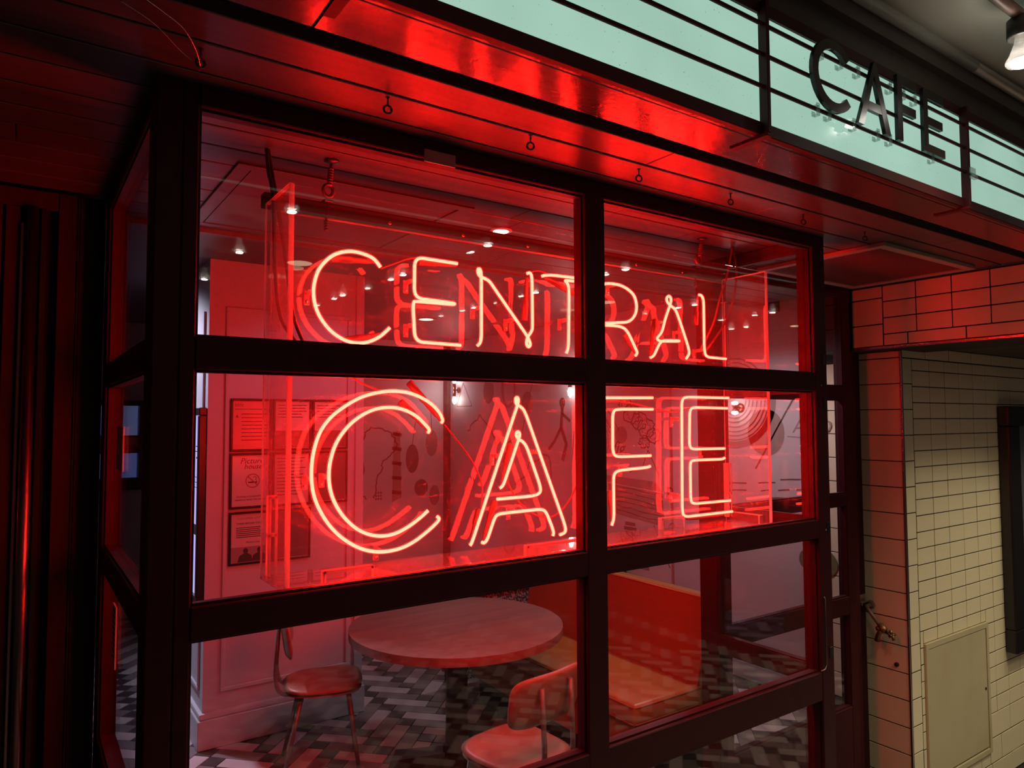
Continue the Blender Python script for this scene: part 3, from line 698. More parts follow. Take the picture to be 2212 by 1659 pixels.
CLIPS = {
  'c_small': [(0.683, 2.223), (0.815, 2.076)],
  'e_small': [(1.002, 2.289), (1.003, 2.149)],
  'n': [(1.251, 2.226), (1.386, 2.195)],
  't': [(1.625, 2.214)],
  'r': [(1.865, 2.368)],
  'a_small': [(2.108, 2.242), (2.232, 2.212)],
  'l': [(2.352, 2.142)],
  'c_big': [(0.683, 1.686), (0.733, 1.689), (0.905, 1.458)],
  'a_big': [(1.329, 1.731), (1.49, 1.739), (1.395, 1.542)],
  'f': [(1.921, 1.664)],
  'e_big': [(2.21, 1.854), (2.203, 1.546), (2.382, 1.729)],
}
BOOTS = {
  'c_small': [((0.884, 2.336), (0.746, 2.329)), ((0.919, 2.116), (0.785, 2.088))],
  'e_small': [((1.17, 2.361), (1.034, 2.356))],
  'n': [((1.456, 2.352), (1.449, 2.2))],
  't': [((1.532, 2.36), (1.679, 2.318))],
  'r': [((1.98, 2.113), (1.929, 2.183))],
  'a_small': [((2.062, 2.107), (2.098, 2.254))],
  'l': [((2.344, 2.372), (2.338, 2.249))],
  'c_big': [((1.114, 1.851), (1.003, 1.97)), ((1.066, 1.822), (0.973, 1.909))],
  'a_big': [((1.227, 1.454), (1.261, 1.557)), ((1.275, 1.457), (1.323, 1.58)), ((1.348, 1.636), (1.388, 1.768))],
  'e_big': [((2.482, 1.444), (2.268, 1.449))],
  'f': [((1.849, 1.462), (1.846, 1.584))],
}
WIRES = [[(1.134, 1.837), (1.178, 1.787), (1.231, 1.725), (1.267, 1.662), (1.278, 1.616), (1.272, 1.555)], [(1.366, 1.705), (1.388, 1.625), (1.447, 1.55), (1.516, 1.513), (1.589, 1.512), (1.664, 1.576), (1.709, 1.675), (1.726, 1.812)], [(1.741, 1.901), (1.838, 1.92), (1.959, 1.917), (2.112, 1.891), (2.197, 1.882), (2.303, 1.898)], [(0.788, 1.996), (0.862, 1.958), (0.938, 1.934)], [(0.908, 2.321), (0.951, 2.341), (0.999, 2.362), (1.04, 2.372)], [(1.471, 2.372), (1.512, 2.385), (1.564, 2.379)]]
CABLES = [[(0.553, 2.621), (0.559, 2.554), (0.573, 2.477), (0.583, 2.253), (0.601, 2.137), (0.644, 2.076)], [(0.557, 2.622), (0.569, 2.556), (0.586, 2.466), (0.612, 2.31), (0.636, 2.153), (0.664, 2.078)], [(2.58, 2.618), (2.545, 2.494), (2.493, 2.386), (2.441, 2.261), (2.355, 2.142)], [(2.59, 2.619), (2.609, 2.501), (2.572, 2.353), (2.501, 2.245), (2.378, 2.128)]]

LET = dict(c_small='glowing letter C of CENTRAL', e_small='glowing letter E of CENTRAL', n='glowing letter N of CENTRAL', t='glowing letter T of CENTRAL', r='glowing letter R of CENTRAL',
           a_small='glowing letter A of CENTRAL', l='glowing letter L of CENTRAL', c_big='glowing double line letter C of CAFE', a_big='glowing double line letter A of CAFE',
           f='glowing double line letter F of CAFE', e_big='glowing double line letter E of CAFE')
for key, paths in NEON.items():
    sh = MB(); gas = MB()
    for p in paths:
        q = round_path(p, 0.030, 5)
        sh.tube(q, 0.0078, 12); gas.tube(q, 0.0050, 10)
    L = sh.build('neon_letter', shell_m, sign, label=LET[key])
    ORG[L.name] = ORG[sign.name]
    gas.build('gas_column', gas_m, L)
    for (x, z) in CLIPS.get(key, []):
        mb = MB().tube([(x, 2.000, z), (x, 2.046, z)], 0.0055, 10)
        mb.tube([(x-0.010, 1.999, z), (x+0.010, 1.999, z)], 0.004, 8)
        for yy in (2.012, 2.020, 2.028): mb.lathe([(0.0075, 0), (0.0075, 0.004)], (x, yy, z), (0, 1, 0), 12)
        mb.box(x-0.009, x+0.009, 2.044, 2.049, z-0.034, z+0.008, 0.002)
        mb.build('tube_support', support_m, L)
        MB().lathe([(0.005, 0), (0.005, 0.003), (0.002, 0.004)], (x, 2.044, z-0.024), (0, -1, 0), 10).build('screw', steel_m, L)
    for a, b in BOOTS.get(key, []):
        A = Vector((a[0], 2.016, a[1])); B_ = Vector((b[0], 2.022, b[1])); d = B_-A
        MB().tube([A, A+d*0.12, A+d*0.14, A+d*0.52, A+d*0.54, B_], [0.006, 0.0065, 0.0085, 0.009, 0.0115, 0.0115], 12).build('electrode_boot', boot_m, L)
for wpts in WIRES: MB().tube(spline([(x, 2.028, z) for x, z in wpts], 8), 0.0026, 8).build('lead_wire', red_cable_m, sign)
for i, wpts in enumerate(CABLES):
    mb = MB().tube(spline([(x, 2.014 + 0.004*(i % 2), min(z, 2.617)) for x, z in wpts], 8), 0.006 if i < 2 else 0.0045, 8)
    mb.build('power_cable', black_cable_m if i < 2 else red_cable_m, sign, label='black power cable' if i < 2 else 'red brown power cable')
for x, lab in ((0.737, 'wire bound hanging hook holding the left end of the neon sign box'), (2.362, 'hanging hook holding the right end of the neon sign box, with round ring')):
    t = thing('sign_hanger', lab, 'hook', (x, 2.02, 2.515), 'hooks the neon sign box hangs from')
    MB().lathe([(0.022, 0), (0.022, -0.004), (0.008, -0.010)], (x, 2.0, 2.6165), (0, 0, 1), 14).build('ceiling_plate', darksteel_m, t)
    mb = MB().tube([(x, 2.0, 2.612), (x, 2.004, 2.60), (x-0.002, 2.012, 2.545)], 0.0045, 8)
    for k in range(7): mb.lathe([(0.008, 0), (0.009, 0.003), (0.008, 0.006)], (x-0.0003*k, 2.005+0.001*k, 2.595-0.0075*k), (0, 0, -1), 12)
    mb.build('bound_rod', red_cable_m, t)
    ring = [(x-0.002+0.015*math.sin(a), 2.020, 2.531+0.018*math.cos(a)) for a in [2*PI*k/20 for k in range(21)]]
    MB().tube(ring, 0.006, 8).build('ring', pipe_m, t)
    mb = MB().tube([(x, 2.030, 2.498), (x, 2.045, 2.415)], 0.004, 8)
    for k in range(4): mb.lathe([(0.0075, 0), (0.0075, 0.004)], (x, 2.040, 2.445-0.008*k), (0, 0, -1), 12)
    mb.build('threaded_bolt', darksteel_m, sign)
    MB().box(x-0.014, x+0.014, 2.016, 2.052, 2.498, 2.507, 0.002).build('nut_plate', darksteel_m, sign)

# ================================================================== FASCIA SIGN ABOVE
mq = thing('fascia_sign', 'pale green backlit fascia sign with black rods and dark steel frame above the soffit', 'sign', (1.5, 1.11, 2.578))
posts = [-1.795, -0.680, 0.4355, 1.551, 2.6665, 3.782, 4.897, 6.012]
for a, b in zip(posts[:-1], posts[1:]):
    MB().box(a+0.004, b-0.004, 1.117, 1.1275, 2.612, 2.902).build('light_panel', panel_m, mq)
for x in posts:
    p = MB().box(x-0.0065, x+0.0065, 1.088, 1.114, 2.580, 2.93, 0.001).build('post', frame_m, mq)
    MB().box(x-0.012, x+0.012, 1.088, 1.205, 2.570, 2.579, 0.001).build('foot_bracket', frame_m, p)
mb = MB().box(posts[0], posts[-1], 1.108, 1.127, 2.579, 2.613, 0.002); mb.build('bottom_rail', frame_m, mq)
mb = MB().box(posts[0], posts[-1], 1.108, 1.127, 2.901, 2.935, 0.002); mb.build('top_rail', frame_m, mq)
for z in (2.866, 2.786, 2.701): MB().tube([(posts[0], 1.1005, z), (posts[-1], 1.1005, z)], 0.0055, 10).build('letter_rod', frame_m, mq)
SL = {}
mb = MB().box(2.655, 2.690, 1.078, 1.086, 2.690, 2.712, 0.002); mb.box(2.655, 2.690, 1.072, 1.086, 2.672, 2.684, 0.002); mb.build('loose_clip', clip_m, mq)
def arc(cx, cz, rx, rz, a0, a1, n=24): return [(cx+rx*math.cos(math.radians(a0+(a1-a0)*k/n)), cz+rz*math.sin(math.radians(a0+(a1-a0)*k/n))) for k in range(n+1)]
t_ = 0.027
Cx, Cz = 1.838, 2.802
SL['C'] = [arc(Cx, Cz, 0.105, 0.102, 42, 318) + arc(Cx, Cz, 0.105-t_, 0.102-t_, 318, 42)]
SL['A'] = [[(1.955, 2.700), (1.985, 2.700), (2.0463, 2.862), (2.0463, 2.904)], [(2.0463, 2.862), (2.1045, 2.700), (2.134, 2.700), (2.0463+0.012, 2.904), (2.0463, 2.904)],
           [(2.004, 2.752), (2.0875, 2.752), (2.078, 2.778), (2.0140, 2.778)]]
SL['F'] = [[(2.178, 2.700), (2.206, 2.700), (2.206, 2.904), (2.178, 2.904)], [(2.206, 2.876), (2.298, 2.876), (2.298, 2.904), (2.206, 2.904)], [(2.206, 2.790), (2.288, 2.790), (2.288, 2.817), (2.206, 2.817)]]
SL['E'] = [[(2.338, 2.700), (2.366, 2.700), (2.366, 2.904), (2.338, 2.904)], [(2.366, 2.876), (2.474, 2.876), (2.474, 2.904), (2.366, 2.904)], [(2.366, 2.790), (2.462, 2.790), (2.462, 2.817), (2.366, 2.817)],
           [(2.366, 2.700), (2.474, 2.700), (2.474, 2.727), (2.366, 2.727)]]
clips = {'C': [(1.80, 2.866), (1.895, 2.866), (1.775, 2.701), (1.83, 2.701)], 'A': [(1.985, 2.866), (1.955, 2.701), (2.085, 2.701)], 'F': [(2.165, 2.866), (2.245, 2.866), (2.155, 2.701)], 'E': [(2.315, 2.866), (2.385, 2.866), (2.42, 2.701)]}
labs = {'C': 'black sign letter C on the rods of the pale green fascia', 'A': 'black sign letter A on the rods, between the C and the F', 'F': 'black sign letter F on the rods, between the A and the E', 'E': 'black sign letter E, last of the letters on the fascia rods'}
letter_m = mat('black_letter_gloss', (0.014, 0.010, 0.011), 0.25, spec=0.35)
for k, polys in SL.items():
    xs = [p[0] for q in polys for p in q]
    t = thing('sign_letter', labs[k], 'sign letter', ((min(xs)+max(xs))/2, 1.085, 2.70), 'letters of the fascia sign')
    mb = MB()
    for q in polys: mb.prism(q, (0, 1.080, 0), (1, 0, 0), (0, 0, 1), (0, 0.0115, 0))
    mb.build('letter_face', letter_m, t)
    for (x, z) in clips[k]:
        mb = MB().box(x-0.008, x+0.008, 1.0925, 1.0945, z-0.020, z+0.014); mb.box(x-0.008, x+0.008, 1.0945, 1.109, z-0.020, z-0.018); mb.box(x-0.008, x+0.008, 1.107, 1.109, z-0.018, z-0.006)
        mb.box(x-0.008, x+0.008, 1.0945, 1.109, z+0.0065, z+0.0085)
        mb.build('clip', clip_m, t)

# ================================================================== SOFFIT FITTINGS
hk = thing('eye_hook', 'steel eye hook', 'hook', (0, 0, 0))
MB().tube([(0, 0, 0), (0, 0, -0.020)], 0.0022, 8).build('shank', darksteel_m, hk)
MB().tube([(0.0095*math.sin(a), 0.0, -0.0295+0.0095*math.cos(a)) for a in [2*PI*k/18 for k in range(19)]], 0.0027, 8).build('eye', darksteel_m, hk)
MB().lathe([(0.005, 0.0), (0.005, -0.002)], (0, 0, 0), (0, 0, 1), 10).build('collar', darksteel_m, hk)
hl = ['eye hook in the soffit with loose thin wire tied through it, leftmost of the row', 'eye hook in the soffit above the left pane, second from the left', 'eye hook in the soffit above the right end of the left pane, third along',
      'eye hook in the soffit just right of the mullion, fourth in the row', 'eye hook in the soffit above the middle of the right pane, fifth in the row', 'eye hook in the soffit near the right post of the bay, sixth in the row', 'eye hook in the soffit beside the vent grille, last in the row']
for i, (x, y) in enumerate(((0.287, 1.541), (0.699, 1.528), (1.112, 1.520), (1.539, 1.543), (1.966, 1.539), (2.394, 1.546), (2.824, 1.549))):
    h = hk if i == 0 else copy_tree(hk)
    h.location = (x, y, ZS-0.0005); h.rotation_euler = (0, 0, -random.uniform(0.15, 0.55) if i else 0.3)
    tag(h, hl[i], 'hook', 'eye hooks in the soffit')
mb = MB().tube(spline([(0.287, 1.541, 2.578), (0.27, 1.50, 2.592), (0.24, 1.455, 2.604), (0.205, 1.43, 2.610), (0.16, 1.40, 2.614)], 6), 0.0012, 6)
mb.tube(spline([(0.287, 1.541, 2.580), (0.25, 1.53, 2.594), (0.19, 1.47, 2.606), (0.13, 1.44, 2.615)], 6), 0.0007, 6)
single(mb, 'tie_wire', steel_m, 'thin loose wire tied to the leftmost eye hook', 'wire')
vt = thing('ceiling_vent', 'square mesh vent grille in a pale frame set into the soffit on the right', 'vent', (3.49, 1.91, 2.59))
vf_m = mat('dull_aluminium_frame', (0.42, 0.36, 0.30), 0.4, metal=0.3)
mb = MB()
for (a, b, c, e) in ((3.05, 3.92, 1.588, 1.628), (3.05, 3.92, 2.195, 2.235), (3.05, 3.09, 1.628, 2.195), (3.88, 3.92, 1.628, 2.195)): mb.box(a, b, c, e, 2.598, 2.6168, 0.002)
mb.build('vent_frame', vf_m, vt)
mb = MB()
for k in range(52):
    x = 3.09+0.79*k/52; mb.box(x, x+0.0025, 1.628, 2.195, 2.604, 2.608)
for k in range(38):
    y = 1.628+0.567*k/38; mb.box(3.09, 3.88, y, y+0.0025, 2.6045, 2.6085)
mb.build('mesh', mat('dull_mesh_metal', (0.16, 0.13, 0.13), 0.4, metal=0.4), vt, kind='stuff')
MB().box(3.09, 3.88, 1.628, 2.195, 2.614, 2.6168).build('vent_backing', dark_m, vt)
mb = MB().box(0.884, 0.982, 1.695, 1.6995, 2.553, 2.588, 0.001)
single(mb, 'metal_tag', mat('bare_aluminium_plate', (0.40, 0.34, 0.33), 0.35, metal=0.5), 'small bare metal plate fixed to the top rail above the left pane', 'plate')

# ================================================================== LOBBY CEILING FITTINGS
mb = MB().tube([(-6, 1.085, 3.085), (2.72, 1.085, 3.085)], 0.019, 16); mb.tube([(2.722, 1.085, 3.085), (8.5, 1.085, 3.085)], 0.0185, 16)
single(mb, 'conduit_pipe', conduit_m, 'grey conduit pipe running along the corner above the fascia sign', 'pipe')
mb = MB().tube(spline([(-6, 1.117, 3.05), (0, 1.117, 3.052), (1.6, 1.119, 3.030), (2.3, 1.119, 3.036), (2.8, 1.119, 3.04), (3.4, 1.118, 3.028), (8, 1.117, 3.04)], 8), 0.0055, 8)
single(mb, 'surface_cable', mat('pale_cable', (0.50, 0.42, 0.33), 0.5), 'thin pale cable clipped to the wall below the conduit pipe', 'cable')
for i, y in enumerate((0.84, -0.10, -1.15, -2.16)):
    t = thing('lamp_rail', ['brown pipe rail carrying the spot bulb at the top right corner', 'pipe rail of bulbs over the lobby, first row out of frame', 'pipe rail of bulbs over the lobby, second row out of frame', 'pipe rail of bulbs over the lobby, third row out of frame'][i], 'rail', (3, y, 3.05))
    MB().tube([(-2, y, 3.055), (7.5, y, 3.055)], 0.017, 14).build('pipe', pipe_m, t)
    for x in (0.4, 2.9, 5.6): MB().tube([(x, y, 3.072), (x, y, 3.12)], 0.008, 8).build('drop_rod', darksteel_m, t)
bp = thing('spot_bulb', 'bulb', 'lamp', (0, 0, 0))
MB().lathe([(0.020, 0.012), (0.034, 0.0), (0.035, -0.052), (0.030, -0.056), (0.024, -0.050)], (0, 0, 0), (0, 0, 1), 20).build('lamp_holder', ceramic_m, bp)
MB().lathe([(0.014, -0.050), (0.017, -0.070), (0.030, -0.105), (0.040, -0.122), (0.041, -0.128)], (0, 0, 0), (0, 0, 1), 20).build('reflector', bulbglass_m, bp)
MB().lathe([(0.0405, -0.128), (0.038, -0.134), (0.024, -0.139)], (0, 0, 0), (0, 0, 1), 20).build('lens', bulbglass_m, bp)
MB().lathe([(0.023, -0.136), (0.020, -0.141), (0.001, -0.143)], (0, 0, 0), (0, 0, 1), 18).build('lit_core', bulb_face_m, bp)
light('bulb_light', 'SPOT', (0, 0, -0.15), BULB_W, (1.0, 0.86, 0.56), bp, 0.035, 126, 0.85)
bl = [(2.425, 0.84, 'clear reflector spot bulb hanging from the pipe at the top right corner'), (4.75, 0.80, 'spot bulb over the mouth of the tiled passage, nearer the header beam'), (5.95, 0.84, 'spot bulb over the passage, further right'), (7.1, 0.84, 'rightmost spot bulb over the passage'),
      (1.10, -0.06, 'spot bulb mirrored in the glass above left of the letter C of CENTRAL'), (2.29, -0.09, 'spot bulb mirrored just below the round downlight'), (3.46, -0.13, 'spot bulb mirrored in the right pane above the letter R'),
      (5.08, 0.16, 'spot bulb mirrored beside the right post of the bay'), (1.10, -1.10, 'spot bulb mirrored in the left pane left of the acrylic box'), (2.25, -1.16, 'spot bulb mirrored between the C and the E of CENTRAL'),
      (3.47, -1.20, 'spot bulb mirrored between the N and the T of CENTRAL'), (5.06, -0.90, 'spot bulb mirrored just right of the letter L'), (6.07, -0.80, 'spot bulb mirrored between the acrylic box and the right post'),
      (1.10, -2.12, 'spot bulb mirrored at the left edge of the left pane'), (2.20, -2.20, 'spot bulb mirrored inside the letter C of CENTRAL'), (3.46, -2.16, 'spot bulb mirrored inside the letter N'), (6.77, -1.64, 'spot bulb mirrored low at the right edge of the acrylic box')]
bright_l = bpy.data.lights['bulb_light']; dim_l = bright_l.copy(); dim_l.energy = 20.0
for i, (x, y, lab) in enumerate(bl):
    b = bp if i == 0 else copy_tree(bp)
    b.location = (x, y, 3.038)
    for ch in b.children:                                # the lamps towards the left and back burn dimmer
        if ch.type == 'LIGHT': ch.data = dim_l if (x < 3.4 or y < -0.5) else bright_l
    tag(b, lab, 'lamp', 'spot bulbs over the lobby')
dp = thing('ceiling_disc_light', 'disc', 'lamp', (0, 0, 0))
MB().lathe([(0.125, 0.0), (0.125, -0.018), (0.105, -0.024)], (0, 0, 0), (0, 0, 1), 28).build('rim', vf_m, dp)
MB().lathe([(0.104, -0.020), (0.090, -0.027), (0.001, -0.030)], (0, 0, 0), (0, 0, 1), 28).build('diffuser', disc_m, dp)
for i, (x, y) in enumerate(((1.79, -2.06), (5.08, -2.12), (8.5, -2.13))):
    d = dp if i == 0 else copy_tree(dp)
    d.location = (x, y, 3.1195)
    tag(d, ['flat round warm ceiling light mirrored left of the letter C of CENTRAL', 'flat round warm ceiling light mirrored inside the letter R', 'flat round warm ceiling light mirrored beside the right post'][i], 'lamp', 'round ceiling lights over the lobby')

# ================================================================== CAFE LIGHTS
def downlight(name, loc, r, m, energy, col, label, spot=130, aim=None):
    t = thing(name, label, 'lamp', loc)
    x, y, z = loc
    MB().lathe([(r*1.35, 0), (r*1.35, -0.004), (r*1.02, -0.006)], loc, (0, 0, 1), 26).build('rim', vf_m, t)
    MB().lathe([(r, -0.003), (r*0.9, -0.007), (0.001, -0.008)], loc, (0, 0, 1), 26).build('lamp_face', m, t)
    light('downlight_beam', 'SPOT', (x, y, z-0.03), energy, col, t, r, spot, 0.7, aim)
    return t
downlight('downlight', (1.578, 2.361, 2.6165), 0.034, down_m, 0.15, (0.9, 0.82, 0.95), 'lit round downlight in the bay ceiling above the letter E of CENTRAL', 110)
downlight('downlight', (1.90, 3.504, 2.7995), 0.055, disc_cool_m, 9.0, (0.72, 0.62, 1.0), 'cool white round downlight in the cafe ceiling above the table', 80, (-0.5, 0.89, -1.25))
downlight('downlight', (0.25, 5.40, 2.7995), 0.07, disc_cool_m, 230.0, (0.80, 0.76, 1.0), 'cool white round downlight over the corridor left of the white pier', 105, (0.70, -0.40, -1.2))
downlight('downlight', (3.10, 5.9, 2.7995), 0.07, disc_m, 7.0, (0.95, 0.80, 0.9), 'warm round downlight at the far end of the cafe ceiling', 150)
downlight('downlight', (3.55, 2.95, 2.6165), 0.05, down_m, 45.0, (1.0, 0.86, 0.96), 'round downlight just inside the glazed door', 150)
def sconce(y, zc, sep, label, e):
    t = thing('wall_sconce', label, 'lamp', (4.335, y, zc), 'brass wall sconces')
    MB().lathe([(0.035, 0), (0.035, -0.010), (0.012, -0.016)], (4.334, y, zc), (1, 0, 0), 18).build('backplate', bronze_m, t)
    MB().tube([(4.325, y, zc), (4.27, y, zc)], 0.008, 10).build('arm', bronze_m, t)
    for s in (-1, 1):
        h = MB().lathe([(0.010, 0.0), (0.020, 0.012), (0.020, sep*0.30)], (4.27, y, zc), (0, 0, s), 14).build('lamp_holder', bronze_m, t)
        MB().lathe([(0.014, sep*0.30), (0.024, sep*0.42), (0.022, sep*0.56), (0.002, sep*0.66)], (4.27, y, zc), (0, 0, s), 14).build('bulb', sconce_bulb_m, t)
    light('sconce_glow', 'POINT', (4.18, y, zc), e, (0.95, 0.82, 0.92), t, 0.05)
sconce(7.40, 2.215, 0.26, 'twin bulb wall sconce at the far corner of the cafe', 1.2)
sconce(5.22, 2.235, 0.26, 'twin bulb wall sconce half way along the mural wall', 1.2)
sconce(3.34, 1.935, 0.075, 'small twin bulb wall sconce on the ringed disc of the mural', 0.6)

# ================================================================== CAFE FURNITURE
tb = thing('round_table', 'round oak table on a black cast iron pedestal behind the lower left pane', 'table', (1.985, 3.41, 0))
R = 0.575; ang = math.radians(-18); du = (math.cos(ang), math.sin(ang), 0); dv = (-math.sin(ang), math.cos(ang), 0)
cuts = [-R, -0.40, -0.19, 0.02, 0.22, 0.41, R]
for a, b in zip(cuts[:-1], cuts[1:]):
    poly = []
    n = 22
    b_ = b-0.0012
    if b_ <= a: continue
    xs = [a+(b_-a)*k/n for k in range(n+1)]
    poly = [(math.sqrt(max(R*R-v*v, 1e-6)), v) for v in xs] + [(-math.sqrt(max(R*R-v*v, 1e-6)), v) for v in xs[::-1]]
    MB().prism(poly, (1.985, 3.41, 0.708), du, dv, (0, 0, 0.042)).build('board', wood_m, tb)
MB().lathe([(0.16, 0.698), (0.16, 0.708)], (1.985, 3.41, 0), (0, 0, 1), 24).build('top_plate', iron_m, tb)
MB().lathe([(0.075, 0.06), (0.075, 0.10), (0.062, 0.12), (0.058, 0.30), (0.062, 0.305), (0.062, 0.325), (0.058, 0.33), (0.058, 0.50), (0.063, 0.505), (0.063, 0.53), (0.052, 0.54), (0.050, 0.698)], (1.985, 3.41, 0), (0, 0, 1), 24).build('column', iron_m, tb)
for k in range(4):
    a = math.radians(45+90*k+8); u = Vector((math.cos(a), math.sin(a), 0)); v = Vector((-math.sin(a), math.cos(a), 0))
    c = Vector((1.985, 3.41, 0))
    mb = MB(); w0, w1 = 0.05, 0.075
    vs = [c+u*0.03-v*w0+Vector((0, 0, 0.0)), c+u*0.03+v*w0, c+u*0.36+v*w1, c+u*0.36-v*w1]
    top = [c+u*0.03-v*w0*0.9+Vector((0, 0, 0.085)), c+u*0.03+v*w0*0.9+Vector((0, 0, 0.085)), c+u*0.345+v*w1*0.9+Vector((0, 0, 0.045)), c+u*0.345-v*w1*0.9+Vector((0, 0, 0.045))]
    mb.add(vs+top, [(0, 3, 2, 1), (4, 5, 6, 7), (0, 1, 5, 4), (1, 2, 6, 5), (2, 3, 7, 6), (3, 0, 4, 7)])
    mb.build('foot', iron_m, tb)
MB().box(1.66, 1.69, 2.985, 3.0, 0.675, 0.708, 0.003).build('bag_hook', pipe_m, tb)

def pad(nx, ny, fn, th, name, m, parent, e=0.62):
    """cushion from a rounded outline: fn(s,t) -> centre-surface point for s,t in -1..1 discs"""
    vs = []; fs = []
    for side in (1, -1):
        for i in range(ny+1):
            rr = i/ny
            for k in range(nx):
                a = 2*PI*k/nx
                s = rr*math.copysign(abs(math.cos(a))**e, math.cos(a)); t = rr*math.copysign(abs(math.sin(a))**e, math.sin(a))
                p, nrm = fn(s, t)
                h = th/2*math.sqrt(max(0.0, 1-rr**6))*(1.0 if side > 0 else 0.75)
                q = Vector(p)+Vector(nrm)*h*side; vs.append(q)
    L = (ny+1)*nx
    for off, flip in ((0, False), (L, True)):
        for i in range(ny):
            for k in range(nx):
                f = (off+i*nx+k, off+i*nx+(k+1) % nx, off+(i+1)*nx+(k+1) % nx, off+(i+1)*nx+k)
                fs.append(f[::-1] if flip else f)
    for k in range(nx): fs.append((ny*nx+k, ny*nx+(k+1) % nx, L+ny*nx+(k+1) % nx, L+ny*nx+k))
    mb = MB(); mb.add(vs, fs, True)
    bm = bmesh.new()
    o = mb.build(name, m, parent)
    bm.from_mesh(o.data); bmesh.ops.remove_doubles(bm, verts=bm.verts, dist=1e-5); bmesh.ops.recalc_face_normals(bm, faces=bm.faces); bm.to_mesh(o.data); bm.free()
    return o
def chair(label, loc, rz):
    t = thing('cafe_chair', label, 'chair', (0, 0, 0), 'tan leather chairs at the round table')
    def seat(s, tt): return ((s*(0.205+0.012*tt), tt*0.205, 0.452+0.012*tt*tt*(1 if tt > 0 else 0.3)), (0, 0, 1))
    pad(40, 8, seat, 0.036, 'seat', leather_m, t)
    def sb(s, tt): return ((s*(0.200+0.012*tt), tt*0.200, 0.436), (0, 0, 1))
    pad(40, 4, sb, 0.010, 'seat_board', mat('plywood_edge', (0.36, 0.20, 0.10), 0.5) if 'plywood_edge' not in MATS else MATS['plywood_edge'], t)
    def back(s, tt):
        x = s*0.212; yb = -0.205+0.85*x*x-0.03*tt*0.5
        return ((x, yb, 0.725+tt*0.105), (Vector((-1.7*x, 1, 0.12))).normalized())
    b = pad(40, 8, back, 0.034, 'backrest', leather_m, t, 0.42)
    for s in (-1, 1):
        path = round_path([(s*0.085, -0.06, 0.428), (s*0.085, -0.225, 0.428), (s*0.085, -0.245, 0.52), (s*0.085, -0.229, 0.785)], 0.05, 6)
        mb = MB().tube(path, 0.0115, 10); sp = mb.build('back_support', grey_metal_m, t)
        for z in (0.675, 0.735): MB().lathe([(0.0055, 0), (0.004, 0.003)], (s*0.085, -0.248+(z-0.52)*0.06, z), (0, -1, 0), 10).build('screw', steel_m, sp)
        MB().tube([(s*0.150, 0.125, 0.432), (s*0.190, 0.185, 0.0)], [0.0125, 0.0095], 10).build('leg', grey_metal_m, t)
        MB().tube([(s*0.140, -0.110, 0.432), (s*0.185, -0.205, 0.0)], [0.0125, 0.0095], 10).build('leg', grey_metal_m, t)
    MB().tube(round_path([(-0.150, 0.125, 0.428), (0, 0.13, 0.425), (0.150, 0.125, 0.428)], 0.02), 0.009, 8).build('seat_frame', grey_metal_m, t)
    t.location = loc; t.rotation_euler = (0, 0, rz)
    return t
chair('tan leather chair against the panelled white pier, left of the round table', (1.385, 3.81, 0), math.atan2(-0.95, -0.31))
chair('tan leather chair with its back to the window, in front of the round table', (1.785, 2.555, 0), 0.16)

bq = thing('banquette', 'orange vinyl banquette bench with a sloping back right of the round table', 'bench', (2.8, 3.36, 0))
MB().box(2.489, 2.985, 2.57, 4.15, 0.355, 0.462, 0.026).build('seat_cushion', orange_m, bq)
mb = MB()
for z in (0.448, 0.368): mb.tube(round_path([(2.985, 2.574, z), (2.493, 2.574, z), (2.493, 4.146, z)], 0.03), 0.005, 8)
mb.build('piping', piping_m, bq)
bk = MB(); pr_ = [(2.955, 0.44), (3.075, 0.40), (3.175, 0.89), (3.065, 0.905), (3.050, 0.892)]
bk.prism(pr_, (0, 2.585, 0), (1, 0, 0), (0, 0, 1), (0, 1.56, 0))
bo = bk.build('backrest', orange_m, bq)
bv = bo.modifiers.new('bevel', 'BEVEL'); bv.width = 0.016; bv.segments = 3
mb = MB().tube([(2.962, 2.583, 0.455), (3.052, 2.583, 0.893), (3.170, 2.583, 0.888)], 0.005, 8); mb.tube([(3.052, 2.583, 0.893), (3.052, 4.14, 0.893)], 0.005, 8)
mb.build('piping', piping_m, bq)
MB().box(2.515, 3.10, 2.60, 4.13, 0.16, 0.354, 0.004).build('base', orange_m, bq)
MB().box(2.56, 3.08, 2.63, 4.10, 0.0, 0.159).build('plinth', iron_m, bq)
MB().box(3.08, 3.20, 2.59, 4.15, 0.0, 0.80, 0.004).build('back_board', orange_m, bq)
dv_ = thing('low_divider', 'low speckled divider with a pale ledge beyond the round table', 'divider', (3.4, 4.5, 0))
MB().box(2.55, 4.25, 4.46, 4.56, 0.0, 0.585, 0.003).build('speckled_board', terrazzo_m, dv_)
MB().box(2.53, 4.26, 4.43, 4.59, 0.586, 0.622, 0.004).build('ledge', paint_m, dv_)

